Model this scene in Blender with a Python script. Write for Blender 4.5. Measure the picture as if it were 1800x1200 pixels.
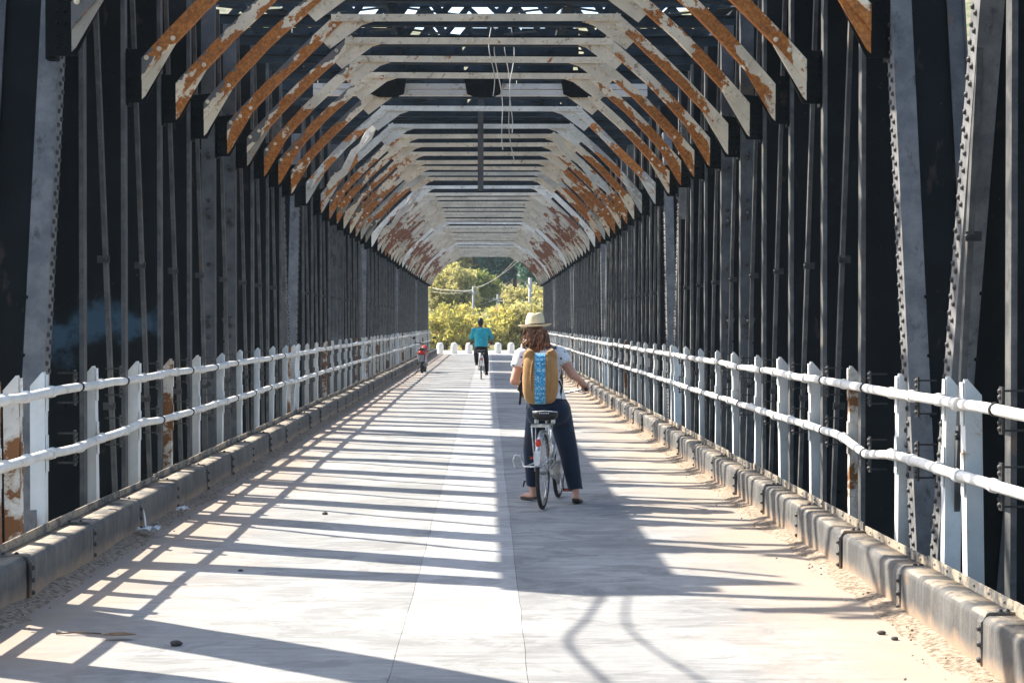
import bpy, math, random
from mathutils import Vector, Matrix, noise as mnoise
R = math.radians
for _o in list(bpy.data.objects):
    bpy.data.objects.remove(_o)
sc = bpy.context.scene
col = sc.collection

# ------------------------------------------------------------------ camera, sky, sun, exposure
cam_d = bpy.data.cameras.new('camera')
cam = bpy.data.objects.new('camera', cam_d)
col.objects.link(cam)
cam_d.sensor_width = 36.0
cam_d.lens = 60.0
cam_d.clip_end = 3000.0
EYE = 1.66
cam.location = (0, 0, EYE)
cam.rotation_euler = (R(90 - 0.61), 0, R(-0.82))
sc.camera = cam

SUN = Vector((0.95, -0.52, -1.0)).normalized()          # the way the light travels
world = bpy.data.worlds.new('World')
sc.world = world
world.use_nodes = True
wn = world.node_tree
sky = wn.nodes.new('ShaderNodeTexSky')
sky.sky_type = 'NISHITA'
sky.sun_disc = False
sky.sun_elevation = math.asin(-SUN.z)
sky.sun_rotation = math.atan2(-SUN.x, -SUN.y)
sky.air_density = 1.0
sky.dust_density = 1.5
wn.links.new(sky.outputs[0], wn.nodes['Background'].inputs[0])
wn.nodes['Background'].inputs[1].default_value = 0.15

sun_d = bpy.data.lights.new('sun', 'SUN')
sun_d.energy = 5.0
sun_d.angle = R(0.5)
sun_d.color = (1.0, 0.93, 0.82)
sun = bpy.data.objects.new('sun', sun_d)
col.objects.link(sun)
sun.location = (-30, 20, 40)
sun.rotation_euler = SUN.to_track_quat('-Z', 'Y').to_euler()

sc.view_settings.view_transform = 'Standard'
sc.view_settings.look = 'None'
sc.view_settings.exposure = 1.42
sc.view_settings.gamma = 1.0
sc.view_settings.use_curve_mapping = False
sc.render.engine = 'CYCLES'
sc.cycles.max_bounces = 8
sc.cycles.diffuse_bounces = 5
sc.cycles.volume_bounces = 1
sc.cycles.use_denoising = True

# ------------------------------------------------------------------ mesh collector
class MB:
    def __init__(s):
        s.v = []; s.f = []; s.sm = []; s.mi = []; s.at = {}
    def quad(s, a, b, c, d, sm=False, mi=0):
        n = len(s.v); s.v += [tuple(a), tuple(b), tuple(c), tuple(d)]
        s.f.append((n, n+1, n+2, n+3)); s.sm.append(sm); s.mi.append(mi)
    def hexa(s, p, mi=0):
        n = len(s.v); s.v += [tuple(q) for q in p]
        for f in ((0,3,2,1),(4,5,6,7),(0,1,5,4),(1,2,6,5),(2,3,7,6),(3,0,4,7)):
            s.f.append(tuple(n+i for i in f)); s.sm.append(False); s.mi.append(mi)
    def box(s, x0, x1, y0, y1, z0, z1, mi=0, fn=None):
        if x0 > x1: x0, x1 = x1, x0
        p = [(x0,y0,z0),(x1,y0,z0),(x1,y1,z0),(x0,y1,z0),(x0,y0,z1),(x1,y0,z1),(x1,y1,z1),(x0,y1,z1)]
        if fn: p = [fn(*q) for q in p]
        s.hexa(p, mi)
    def beam(s, a, b, w, h, up=(0,0,1), mi=0):
        a = Vector(a); b = Vector(b); d = (b-a).normalized()
        r = d.cross(Vector(up))
        if r.length < 1e-4: r = d.cross(Vector((0,1,0)))
        r.normalize(); u = r.cross(d).normalized()
        p = []
        for q in (a, b):
            for (i, j) in ((-1,-1),(1,-1),(1,1),(-1,1)):
                p.append(q + r*(i*w/2) + u*(j*h/2))
        s.hexa(p, mi)
    def prism(s, pts, t0, t1, fn, mi=0):
        """polygon pts (a,b) extruded from t0 to t1, fn(a,b,t) -> xyz"""
        n = len(s.v); k = len(pts)
        s.v += [tuple(fn(a, b, t0)) for a, b in pts] + [tuple(fn(a, b, t1)) for a, b in pts]
        fs = [tuple(range(n+k-1, n-1, -1)), tuple(range(n+k, n+2*k))]
        for i in range(k):
            j = (i+1) % k; fs.append((n+i, n+j, n+k+j, n+k+i))
        for f in fs: s.f.append(f); s.sm.append(False); s.mi.append(mi)
    def tube(s, path, r, n=8, mi=0, closed=False, caps=True, flat=1.0):
        P = [Vector(p) for p in path]; m = len(P); base = len(s.v)
        up = Vector((0,0,1)); prev = None
        for i in range(m):
            if closed: d = P[(i+1) % m] - P[(i-1) % m]
            else: d = P[min(i+1, m-1)] - P[max(i-1, 0)]
            d.normalize()
            if prev is None:
                a = d.cross(up)
                if a.length < 1e-3: a = d.cross(Vector((0,1,0)))
                a.normalize()
            else:
                a = prev - d*prev.dot(d)
                if a.length < 1e-5: a = d.orthogonal()
                a.normalize()
            prev = a; b = d.cross(a)
            rr = r[i] if isinstance(r, (list, tuple)) else r
            for k in range(n):
                t = 2*math.pi*k/n
                s.v.append(tuple(P[i] + a*(math.cos(t)*rr) + b*(math.sin(t)*rr*flat)))
        for i in range(m if closed else m-1):
            for k in range(n):
                i2 = (i+1) % m; k2 = (k+1) % n
                s.f.append((base+i*n+k, base+i*n+k2, base+i2*n+k2, base+i2*n+k)); s.sm.append(n > 5); s.mi.append(mi)
        if caps and not closed:
            s.f.append(tuple(base+k for k in range(n-1, -1, -1))); s.sm.append(False); s.mi.append(mi)
            s.f.append(tuple(base+(m-1)*n+k for k in range(n))); s.sm.append(False); s.mi.append(mi)
    def dome(s, c, nrm, r, h, n=6, mi=0):
        c = Vector(c); nz = Vector(nrm).normalized(); a = nz.orthogonal().normalized(); b = nz.cross(a)
        base = len(s.v)
        for (rr, hh) in ((1.0, 0.0), (0.78, 0.72)):
            for k in range(n):
                t = 2*math.pi*k/n
                s.v.append(tuple(c + (a*math.cos(t) + b*math.sin(t))*r*rr + nz*h*hh))
        s.v.append(tuple(c + nz*h)); top = base+2*n
        for k in range(n):
            k2 = (k+1) % n
            s.f.append((base+k, base+k2, base+n+k2, base+n+k)); s.sm.append(True); s.mi.append(mi)
            s.f.append((base+n+k, base+n+k2, top)); s.sm.append(True); s.mi.append(mi)
    def lathe(s, prof, c=(0,0,0), n=20, fn=None, mi=0):
        base = len(s.v); m = len(prof)
        for (r, z) in prof:
            for k in range(n):
                t = 2*math.pi*k/n
                p = (r*math.cos(t), r*math.sin(t), z)
                if fn: p = fn(*p)
                s.v.append((p[0]+c[0], p[1]+c[1], p[2]+c[2]))
        for i in range(m-1):
            for k in range(n):
                k2 = (k+1) % n
                s.f.append((base+i*n+k, base+i*n+k2, base+(i+1)*n+k2, base+(i+1)*n+k)); s.sm.append(True); s.mi.append(mi)
    def loft(s, rings, sm=True, mi=0, caps=True):
        base = len(s.v); n = len(rings[0]); m = len(rings)
        for rg in rings: s.v += [tuple(p) for p in rg]
        for i in range(m-1):
            for k in range(n):
                k2 = (k+1) % n
                s.f.append((base+i*n+k, base+i*n+k2, base+(i+1)*n+k2, base+(i+1)*n+k)); s.sm.append(sm); s.mi.append(mi)
        if caps:
            s.f.append(tuple(base+k for k in range(n-1, -1, -1))); s.sm.append(False); s.mi.append(mi)
            s.f.append(tuple(base+(m-1)*n+k for k in range(n))); s.sm.append(False); s.mi.append(mi)
    def sphere(s, c, r, n=10, m=7, mi=0, rot=None):
        c = Vector(c); rx, ry, rz = r if isinstance(r, (tuple, list)) else (r, r, r)
        base = len(s.v)
        for i in range(m+1):
            ph = math.pi*i/m
            for k in range(n):
                t = 2*math.pi*k/n
                p = Vector((rx*math.sin(ph)*math.cos(t), ry*math.sin(ph)*math.sin(t), rz*math.cos(ph)))
                if rot is not None: p = rot @ p
                s.v.append(tuple(c+p))
        for i in range(m):
            for k in range(n):
                k2 = (k+1) % n
                s.f.append((base+i*n+k, base+(i+1)*n+k, base+(i+1)*n+k2, base+i*n+k2)); s.sm.append(True); s.mi.append(mi)
    def mesh(s, name, mats):
        me = bpy.data.meshes.new(name)
        me.from_pydata(s.v, [], s.f)
        me.polygons.foreach_set('use_smooth', s.sm)
        me.polygons.foreach_set('material_index', s.mi)
        for m in (mats if isinstance(mats, (list, tuple)) else [mats]):
            me.materials.append(m)
        for k, vals in s.at.items():
            a = me.attributes.new(k, 'FLOAT_VECTOR', 'POINT')
            a.data.foreach_set('vector', [c for v in vals for c in v])
        me.update()
        return me
    def build(s, name, mats, parent=None, loc=(0,0,0)):
        return put(name, s.mesh(name, mats), parent, loc)

def put(name, me, parent=None, loc=(0,0,0), rz=0.0):
    o = bpy.data.objects.new(name, me)
    col.objects.link(o); o.parent = parent; o.location = loc
    if rz: o.rotation_euler = (0, 0, rz)
    return o
def tag(o, label=None, cat=None, group=None, kind=None):
    if label: o['label'] = label
    if cat: o['category'] = cat
    if group: o['group'] = group
    if kind: o['kind'] = kind
    return o
def thing(name, label, cat, loc=(0,0,0), rz=0.0, group=None):
    return tag(put(name, None, None, loc, rz), label, cat, group)
ORD = ('first second third fourth fifth sixth seventh eighth ninth tenth eleventh twelfth thirteenth fourteenth fifteenth '
       'sixteenth seventeenth eighteenth nineteenth').split()
TENS = {2: 'twent', 3: 'thirt', 4: 'fort', 5: 'fift'}
def ordinal(i):
    if i < 20: return ORD[i-1]
    t, u = divmod(i, 10)
    return TENS[t] + ('ieth' if u == 0 else 'y-' + ORD[u-1])

# ------------------------------------------------------------------ material helpers
class NT:
    def __init__(s, name):
        s.m = bpy.data.materials.new(name); s.m.use_nodes = True
        s.t = s.m.node_tree; s.b = s.t.nodes['Principled BSDF']; s.out = s.t.nodes['Material Output']
    def n(s, t, **kw):
        x = s.t.nodes.new(t)
        for k, v in kw.items(): setattr(x, k, v)
        return x
    def l(s, a, b): s.t.links.new(a, b)
    def val(s, sock, v):
        if hasattr(v, 'is_linked') or hasattr(v, 'links'): s.l(v, sock)
        else: sock.default_value = v
    def coord(s, kind='Object', scale=(1,1,1), rand=0.0):
        tc = s.n('ShaderNodeTexCoord'); o = tc.outputs[kind]
        mp = s.n('ShaderNodeMapping'); mp.inputs['Scale'].default_value = scale
        s.l(o, mp.inputs['Vector'])
        if rand:
            oi = s.n('ShaderNodeObjectInfo'); mu = s.n('ShaderNodeMath', operation='MULTIPLY'); mu.inputs[1].default_value = rand
            s.l(oi.outputs['Random'], mu.inputs[0])
            cx = s.n('ShaderNodeCombineXYZ')
            for i in range(3): s.l(mu.outputs[0], cx.inputs[i])
            s.l(cx.outputs[0], mp.inputs['Location'])
        return mp.outputs[0]
    def pos(s, scale=(1,1,1)):
        g = s.n('ShaderNodeNewGeometry'); mp = s.n('ShaderNodeMapping'); mp.inputs['Scale'].default_value = scale
        s.l(g.outputs['Position'], mp.inputs['Vector']); return mp.outputs[0]
    def noise(s, vec, scale, detail=4.0, rough=0.6, dist=0.0):
        x = s.n('ShaderNodeTexNoise'); s.l(vec, x.inputs['Vector'])
        x.inputs['Scale'].default_value = scale; x.inputs['Detail'].default_value = detail
        x.inputs['Roughness'].default_value = rough; x.inputs['Distortion'].default_value = dist
        return x.outputs['Fac']
    def ramp(s, fac, lo, hi, a=0.0, b=1.0):
        x = s.n('ShaderNodeMapRange'); x.interpolation_type = 'SMOOTHSTEP'
        s.l(fac, x.inputs[0]); x.inputs[1].default_value = lo; x.inputs[2].default_value = hi
        x.inputs[3].default_value = a; x.inputs[4].default_value = b
        return x.outputs[0]
    def math(s, op, a, b=0.0, clamp=False):
        x = s.n('ShaderNodeMath', operation=op); x.use_clamp = clamp
        s.val(x.inputs[0], a); s.val(x.inputs[1], b); return x.outputs[0]
    def mix(s, fac, a, b):
        x = s.n('ShaderNodeMix', data_type='RGBA')
        s.val(x.inputs[0], fac)
        for sk, v in ((x.inputs[6], a), (x.inputs[7], b)):
            if isinstance(v, tuple): sk.default_value = (v[0], v[1], v[2], 1)
            else: s.l(v, sk)
        return x.outputs[2]
    def sep(s, vec):
        x = s.n('ShaderNodeSeparateXYZ'); s.l(vec, x.inputs[0]); return x.outputs
    def finish(s, colr, rough=0.7, bump=None, bs=0.3, bd=0.02, metal=0.0, spec=0.5):
        if isinstance(colr, tuple): s.b.inputs['Base Color'].default_value = (*colr, 1)
        else: s.l(colr, s.b.inputs['Base Color'])
        s.val(s.b.inputs['Roughness'], rough)
        s.b.inputs['Metallic'].default_value = metal
        s.b.inputs['Specular IOR Level'].default_value = spec
        if bump is not None:
            x = s.n('ShaderNodeBump'); x.inputs['Strength'].default_value = bs; x.inputs['Distance'].default_value = bd
            s.l(bump, x.inputs['Height']); s.l(x.outputs[0], s.b.inputs['Normal'])
        return s.m

def simple(name, c, rough=0.6, var=0.15, scale=12, metal=0.0, spec=0.4, bs=0.15, bd=0.004):
    t = NT(name); v = t.coord('Object', rand=20)
    n = t.noise(v, scale, 4)
    d = tuple(x*(1-var*1.6) for x in c); e = tuple(min(1, x*(1+var)) for x in c)
    return t.finish(t.mix(t.ramp(n, 0.3, 0.7), d, e), rough, n, bs, bd, metal, spec)

def mat_concrete(name, a, b, dirt):
    t = NT(name); p = t.pos()
    big = t.noise(t.pos((0.7, 0.5, 1)), 1.0, 5, 0.6)
    fine = t.noise(p, 9.0, 6, 0.65)
    grit = t.noise(p, 70.0, 3, 0.7)
    worn = t.noise(t.pos((0.7, 0.9, 1)), 2.3, 8, 0.70, 0.8)
    wet = t.noise(t.pos((0.35, 1.1, 1)), 1.1, 7, 0.66, 0.5)
    c = t.mix(t.ramp(big, 0.32, 0.68), a, b)
    c = t.mix(t.ramp(worn, 0.51, 0.58, 0, 0.55), c, tuple(x*0.64 for x in a))
    c = t.mix(t.ramp(wet, 0.53, 0.58, 0, 0.45), c, tuple(x*0.68 for x in a))
    c = t.mix(t.ramp(worn, 0.36, 0.27, 0, 0.5), c, tuple(min(1, x*1.22) for x in b))
    c = t.mix(t.ramp(fine, 0.35, 0.75, 0, 0.35), c, tuple(x*0.8 for x in a))
    c = t.mix(t.ramp(grit, 0.62, 0.74, 0, 0.4), c, (0.13, 0.12, 0.11))
    stk = t.noise(t.pos((1.1, 7.0, 1)), 2.2, 6, 0.68, 0.3)
    c = t.mix(t.ramp(stk, 0.50, 0.66, 0, 0.5), c, tuple(x*0.76 for x in a))
    c = t.mix(t.ramp(stk, 0.46, 0.34, 0, 0.5), c, tuple(min(1, x*1.15) for x in b))
    x = t.sep(p)[0]
    off = t.math('ABSOLUTE', t.math('ADD', x, 0.23))
    edge = t.ramp(t.math('ADD', off, t.math('MULTIPLY', t.math('SUBTRACT', t.noise(t.pos((1, .6, 1)), 1.6, 6), 0.5), 1.7)), 1.25, 2.45, 0, 0.9)
    c = t.mix(edge, c, dirt)
    h = t.math('ADD', t.math('MULTIPLY', fine, 0.7), t.math('MULTIPLY', grit, 0.5))
    return t.finish(c, 0.9, h, 0.35, 0.012, 0, 0.25)

def mat_black(name, base=(0.022, 0.024, 0.026), smudge=False):
    t = NT(name); p = t.pos()
    n = t.noise(p, 3.0, 6, 0.65); f = t.noise(p, 40, 4)
    c = t.mix(t.ramp(n, 0.35, 0.7), tuple(x*0.75 for x in base), tuple(x*1.55 for x in base))
    c = t.mix(t.ramp(t.noise(t.pos((1, 1, .35)), 7, 5), 0.63, 0.72, 0, 0.35), c, (0.09, 0.06, 0.045))
    c = t.mix(t.ramp(f, 0.70, 0.75, 0, 0.7), c, (0.16, 0.16, 0.15))
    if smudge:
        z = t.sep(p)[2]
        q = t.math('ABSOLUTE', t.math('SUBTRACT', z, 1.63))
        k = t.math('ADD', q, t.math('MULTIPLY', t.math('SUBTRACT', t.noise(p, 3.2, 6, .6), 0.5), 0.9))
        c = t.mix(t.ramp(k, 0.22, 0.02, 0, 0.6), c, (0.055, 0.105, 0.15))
    return t.finish(c, t.ramp(n, .3, .7, .62, .8), f, 0.25, 0.006, 0, 0.12)

def mat_grey(name, c0=(0.058, 0.058, 0.063), c1=(0.105, 0.104, 0.104)):
    t = NT(name); p = t.pos()
    n = t.noise(p, 5.0, 6, 0.65); f = t.noise(p, 60, 4)
    c = t.mix(t.ramp(n, 0.35, 0.7), c0, c1)
    c = t.mix(t.ramp(t.noise(t.pos((1, 1, .5)), 9, 6, .7), 0.56, 0.68, 0, 0.75), c, (0.045, 0.043, 0.042))
    c = t.mix(t.ramp(t.noise(t.pos((1, 1, .6)), 4, 5), 0.62, 0.70, 0, 0.45), c, (0.17, 0.10, 0.055))
    c = t.mix(t.ramp(f, 0.68, 0.73, 0, 0.6), c, (0.35, 0.35, 0.33))
    return t.finish(c, t.ramp(n, .3, .7, .55, .75), t.math('ADD', f, n), 0.45, 0.008, 0, 0.3)

def mat_kerb():
    t = NT('kerb paint'); p = t.pos()
    n = t.noise(p, 3.0, 6, 0.65); f = t.noise(p, 60, 4); st = t.noise(t.pos((1, 9, .7)), 1.8, 5, .6)
    c = t.mix(t.ramp(n, 0.35, 0.7), (0.066, 0.066, 0.065), (0.125, 0.121, 0.114))
    c = t.mix(t.ramp(st, 0.5, 0.72, 0, 0.5), c, (0.21, 0.19, 0.165))
    c = t.mix(t.ramp(st, 0.42, 0.28, 0, 0.6), c, (0.04, 0.04, 0.04))
    z = t.sep(p)[2]
    low = t.math('ADD', z, t.math('MULTIPLY', t.math('SUBTRACT', t.noise(p, 6, 5), 0.5), 0.16))
    c = t.mix(t.ramp(low, 0.13, 0.02, 0, 0.8), c, (0.36, 0.25, 0.165))
    c = t.mix(t.ramp(t.noise(p, 4, 6, .7), 0.62, 0.7, 0, 0.5), c, (0.26, 0.12, 0.045))
    top = t.math('MULTIPLY', t.ramp(z, 0.255, 0.267), t.ramp(t.noise(p, 5, 6, .7), 0.42, 0.56))
    c = t.mix(top, c, (0.33, 0.27, 0.2))
    return t.finish(c, 0.72, t.math('ADD', f, t.math('MULTIPLY', n, 1.5)), 0.4, 0.008, 0, 0.4)

def mat_white(name, c0, c1, rust=0.60, scale=5.0):
    t = NT(name); p = t.coord('Object', rand=30)
    n = t.noise(p, 4.0, 5, 0.6); r = t.noise(p, scale, 7, 0.72, 0.4); f = t.noise(p, 55, 4)
    c = t.mix(t.ramp(n, 0.3, 0.7), c0, c1)
    c = t.mix(t.ramp(r, rust - 0.06, rust, 0, 0.5), c, (0.36, 0.27, 0.17))
    c = t.mix(t.ramp(r, rust, rust + 0.035), c, (0.20, 0.085, 0.03))
    c = t.mix(t.ramp(f, 0.66, 0.72, 0, 0.5), c, (0.25, 0.2, 0.16))
    return t.finish(c, 0.6, t.math('ADD', r, f), 0.3, 0.006, 0, 0.4)

def mat_rib(name, rusty, tone=(0.62, 0.575, 0.49), greyness=0.9, ru=((0.36, 0.115, 0.022), (0.58, 0.22, 0.055))):
    """old cream paint, big rust sheets that follow the lower edge of a brace, grey areas above them"""
    t = NT(name); p = t.coord('Object', rand=60)
    at = t.n('ShaderNodeAttribute'); at.attribute_name = 'lay'
    along, across, isb = t.sep(at.outputs['Vector'])
    oi = t.n('ShaderNodeObjectInfo'); sh = t.math('MULTIPLY', oi.outputs['Random'], 83.0)
    cx = t.n('ShaderNodeCombineXYZ'); t.l(t.math('ADD', t.math('MULTIPLY', along, 3.2), sh), cx.inputs[0]); t.l(t.math('MULTIPLY', across, 0.35), cx.inputs[1]); t.l(sh, cx.inputs[2])
    w1 = t.noise(cx.outputs[0], 1.0, 6, 0.62, 0.2)
    cy = t.n('ShaderNodeCombineXYZ'); t.l(t.math('ADD', t.math('MULTIPLY', along, 2.6), t.math('ADD', sh, 17.0)), cy.inputs[0]); t.l(sh, cy.inputs[2])
    w2 = t.noise(cy.outputs[0], 1.0, 5, 0.6)
    n = t.noise(p, 2.2, 5, 0.6); r = t.noise(p, 3.2, 7, 0.7, 0.5); f = t.noise(p, 30, 5); sp = t.noise(p, 11, 6, 0.75)
    c = t.mix(t.ramp(n, 0.3, 0.7), tuple(x*0.86 for x in tone), tuple(min(1, x*1.18) for x in tone))
    c = t.mix(t.ramp(sp, 0.56, 0.66, 0, 0.8), c, (0.30, 0.16, 0.07))
    # along: 0 at the wall end, 1 at the crown; across: 0 at the lower edge
    grey = t.math('MULTIPLY', isb, t.ramp(t.math('ADD', t.math('ADD', across, t.math('MULTIPLY', t.math('SUBTRACT', w2, 0.5), 4.5)), t.math('MULTIPLY', t.math('SUBTRACT', along, 0.45), -0.9)), 0.55, 0.62))
    c = t.mix(t.math('MULTIPLY', grey, greyness), c, (0.085, 0.085, 0.095))  # grey tone towards the upper edge and the wall end of a brace
    mid = t.math('SUBTRACT', 1.0, t.math('MULTIPLY', t.math('ABSOLUTE', t.math('SUBTRACT', along, 0.36)), 3.2))
    bias = t.math('ADD', t.math('MULTIPLY', mid, 0.17), t.math('SUBTRACT', t.math('MULTIPLY', t.math('SUBTRACT', w1, 0.5), 1.5), t.math('MULTIPLY', across, 0.14)))
    lev = t.math('ADD', t.math('ADD', t.math('MULTIPLY', isb, bias), t.math('ADD', 0.5, t.math('MULTIPLY', t.math('SUBTRACT', r, 0.5), 0.55))), t.math('SUBTRACT', rusty, t.math('MULTIPLY', t.math('SUBTRACT', 1.0, isb), 0.10)))
    orange = t.mix(t.ramp(f, 0.35, 0.65), ru[0], ru[1])
    orange = t.mix(t.ramp(sp, 0.5, 0.7), orange, (0.20, 0.075, 0.035))
    c = t.mix(t.ramp(lev, 0.60, 0.625), c, orange)
    return t.finish(c, 0.75, t.math('ADD', t.math('MULTIPLY', r, 1.5), f), 0.45, 0.01, 0, 0.3)

M = {}
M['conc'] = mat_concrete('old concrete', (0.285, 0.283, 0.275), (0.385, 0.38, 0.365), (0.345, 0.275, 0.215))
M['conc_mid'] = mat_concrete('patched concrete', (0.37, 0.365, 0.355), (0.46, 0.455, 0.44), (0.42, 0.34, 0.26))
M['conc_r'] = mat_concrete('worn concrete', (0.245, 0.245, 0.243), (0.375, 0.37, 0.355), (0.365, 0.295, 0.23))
M['joint'] = simple('joint dirt', (0.26, 0.22, 0.18), 0.95)
M['dirt'] = simple('sandy dirt', (0.30, 0.235, 0.175), 0.95, 0.35, 30, 0, 0.1, 0.5, 0.012)
M['kerb'] = mat_kerb()
M['black'] = mat_black('black steel paint', (0.0062, 0.0074, 0.0080))
M['smudge'] = mat_black('black steel paint with blue smears', (0.0062, 0.0074, 0.0080), smudge=True)
M['dark'] = mat_black('dark blue grey steel', (0.022, 0.030, 0.037))
M['grey'] = mat_grey('grey steel paint')
M['bar'] = mat_grey('bar steel paint', (0.055, 0.056, 0.058), (0.125, 0.122, 0.116))
M['endgrey'] = mat_grey('end post paint', (0.115, 0.115, 0.12), (0.205, 0.20, 0.195))
M['bolt'] = simple('dark bolt steel', (0.035, 0.034, 0.033), 0.55, 0.3)
M['post'] = mat_white('post white paint', (0.58, 0.60, 0.60), (0.70, 0.72, 0.72), 0.665, 3.0)
M['postrust'] = mat_white('rusting post paint', (0.58, 0.56, 0.52), (0.70, 0.68, 0.64), 0.50, 3.0)
M['rail'] = mat_white('rail white paint', (0.66, 0.63, 0.58), (0.80, 0.78, 0.74), 0.655, 5.0)
M['rib'] = mat_rib('flaking rib paint', 0.13, (0.80, 0.665, 0.49))
M['ribright'] = mat_rib('flaking rib paint without grey', 0.15, (0.80, 0.665, 0.49), greyness=0.0)
M['ribrust'] = mat_rib('rib paint mostly rust', 0.09, greyness=0.4)
M['ribfar'] = mat_rib('far rib paint', 0.09, (0.77, 0.67, 0.53), 0.25, ((0.24, 0.085, 0.045), (0.40, 0.18, 0.10)))
M['ribclean'] = mat_rib('rib paint little rust', -0.06, (0.78, 0.72, 0.63), 0.0)
M['cream'] = mat_white('cream beam paint', (0.66, 0.62, 0.56), (0.76, 0.72, 0.66), 0.62)
M['wire'] = simple('pale wire', (0.55, 0.52, 0.47), 0.5)

# ------------------------------------------------------------------ layout numbers (metres; camera at the origin looking along +y)
XC = -0.11                     # centre line of the trusses
KC = -0.195                    # centre line of the roadway
KERB = 2.555                   # kerb face from the roadway centre line
WALL = 3.09                    # inner plane of the side trusses from the centre line
SPAN = 16.2
NS = 5                         # whole spans in view; the span the camera stands on comes before them
YEND = 93.0
rnd = random.Random(7)
def zdeck(x, y):
    return 0.011*mnoise.noise(Vector((x*0.5, y*0.45, 1.7))) + 0.006*mnoise.noise(Vector((x*1.6, y*1.3, 5.1)))

# ------------------------------------------------------------------ ground, river, road deck
mb = MB(); mb.box(KC-KERB-0.2, KC+KERB+0.15, -3.0, YEND, -0.35, -0.035)
road = tag(mb.build('road', M['joint']), kind='structure')
def slab(x0, x1, y0, y1, mat):
    mb = MB(); nx = max(2, int((x1-x0)/0.22)); ny = max(2, int((y1-y0)/0.3)); g = 0.0012
    xs = [x0+g+(x1-x0-2*g)*i/nx for i in range(nx+1)]; ys = [y0+g+(y1-y0-2*g)*j/ny for j in range(ny+1)]
    for j, y in enumerate(ys):
        for i, x in enumerate(xs):
            jx = 0.012*mnoise.noise(Vector((y*2.1, (x0 if i == 0 else x1)*3.3, 3))) if i == 0 or i == nx else 0
            jy = 0.012*mnoise.noise(Vector((x*2.1, (y0 if j == 0 else y1)*3.3, 8))) if j == 0 or j == ny else 0
            mb.v.append((x+jx, y+jy, zdeck(x, y)))
    for j in range(ny):
        for i in range(nx):
            a = j*(nx+1)+i
            mb.f.append((a, a+1, a+nx+2, a+nx+1)); mb.sm.append(True); mb.mi.append(0)
    rim = [(i, 0) for i in range(nx+1)] + [(nx, j) for j in range(1, ny+1)] + [(i, ny) for i in range(nx-1, -1, -1)] + [(0, j) for j in range(ny-1, 0, -1)]
    b = len(mb.v)
    for (i, j) in rim:
        p = mb.v[j*(nx+1)+i]; mb.v += [(p[0], p[1], -0.04), p]
    for k in range(len(rim)):
        k2 = (k+1) % len(rim)
        mb.f.append((b+2*k+1, b+2*k, b+2*k2, b+2*k2+1)); mb.sm.append(False); mb.mi.append(0)
    mb.build('slab', M[mat], road)
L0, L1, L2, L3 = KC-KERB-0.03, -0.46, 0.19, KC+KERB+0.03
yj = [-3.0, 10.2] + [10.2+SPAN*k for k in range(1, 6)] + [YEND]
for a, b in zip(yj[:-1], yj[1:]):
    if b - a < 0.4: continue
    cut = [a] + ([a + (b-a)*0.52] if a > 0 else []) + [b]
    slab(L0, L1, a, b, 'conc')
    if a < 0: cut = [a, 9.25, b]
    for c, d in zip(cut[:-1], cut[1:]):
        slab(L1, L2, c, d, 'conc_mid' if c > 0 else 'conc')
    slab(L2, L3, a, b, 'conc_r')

# low banks of sand that have gathered along both kerbs
for s, nm in ((-1, 'left'), (1, 'right')):
    mb = MB(); rr = random.Random(3+s); ny = 420; prev = None
    for j in range(ny+1):
        y = 1.0 + (YEND-2.0)*(j/ny)**1.5
        w = 0.15 + 0.12*mnoise.noise(Vector((y*0.9, s*3, 0))) + 0.10*mnoise.noise(Vector((y*3.7, s*3, 4)))
        w = max(0.07, w); h = 0.035 + 0.03*mnoise.noise(Vector((y*1.7, s*5, 2)))
        row = []
        for q, (fw, fh) in enumerate(((-0.02, 1.0), (0.25, 0.75), (0.55, 0.35), (0.85, 0.10), (1.06, -0.35))):
            x = KC + s*(KERB - w*fw + (0.02 if q == 0 else 0))
            z = zdeck(x, y) + max(0.012, h)*fh + (0.004*mnoise.noise(Vector((x*6, y*3.5, 1))) if 0 < q < 4 else 0)
            row.append((x, y, z))
        b = len(mb.v); mb.v += row
        if prev is not None:
            for q in range(4):
                f = (prev+q, prev+q+1, b+q+1, b+q)
                mb.f.append(f if s < 0 else f[::-1]); mb.sm.append(True); mb.mi.append(0)
        prev = b
    # crumbs of the same sand lying in and before the bank
    for k in range(150):
        y = 7.5 + 26*rr.random()**1.6; x = KC + s*(KERB - 0.02 - abs(rr.gauss(0, 0.14))); r = rr.uniform(0.003, 0.010)
        mb.sphere((x, y, zdeck(x, y)+0.02+r*0.2), (r, r*1.2, r*0.7), 5, 3)
    o = mb.build('dirt', M['dirt'])
    tag(o, 'sandy dirt gathered along the foot of the %s kerb' % nm, 'dirt', kind='stuff')

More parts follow.
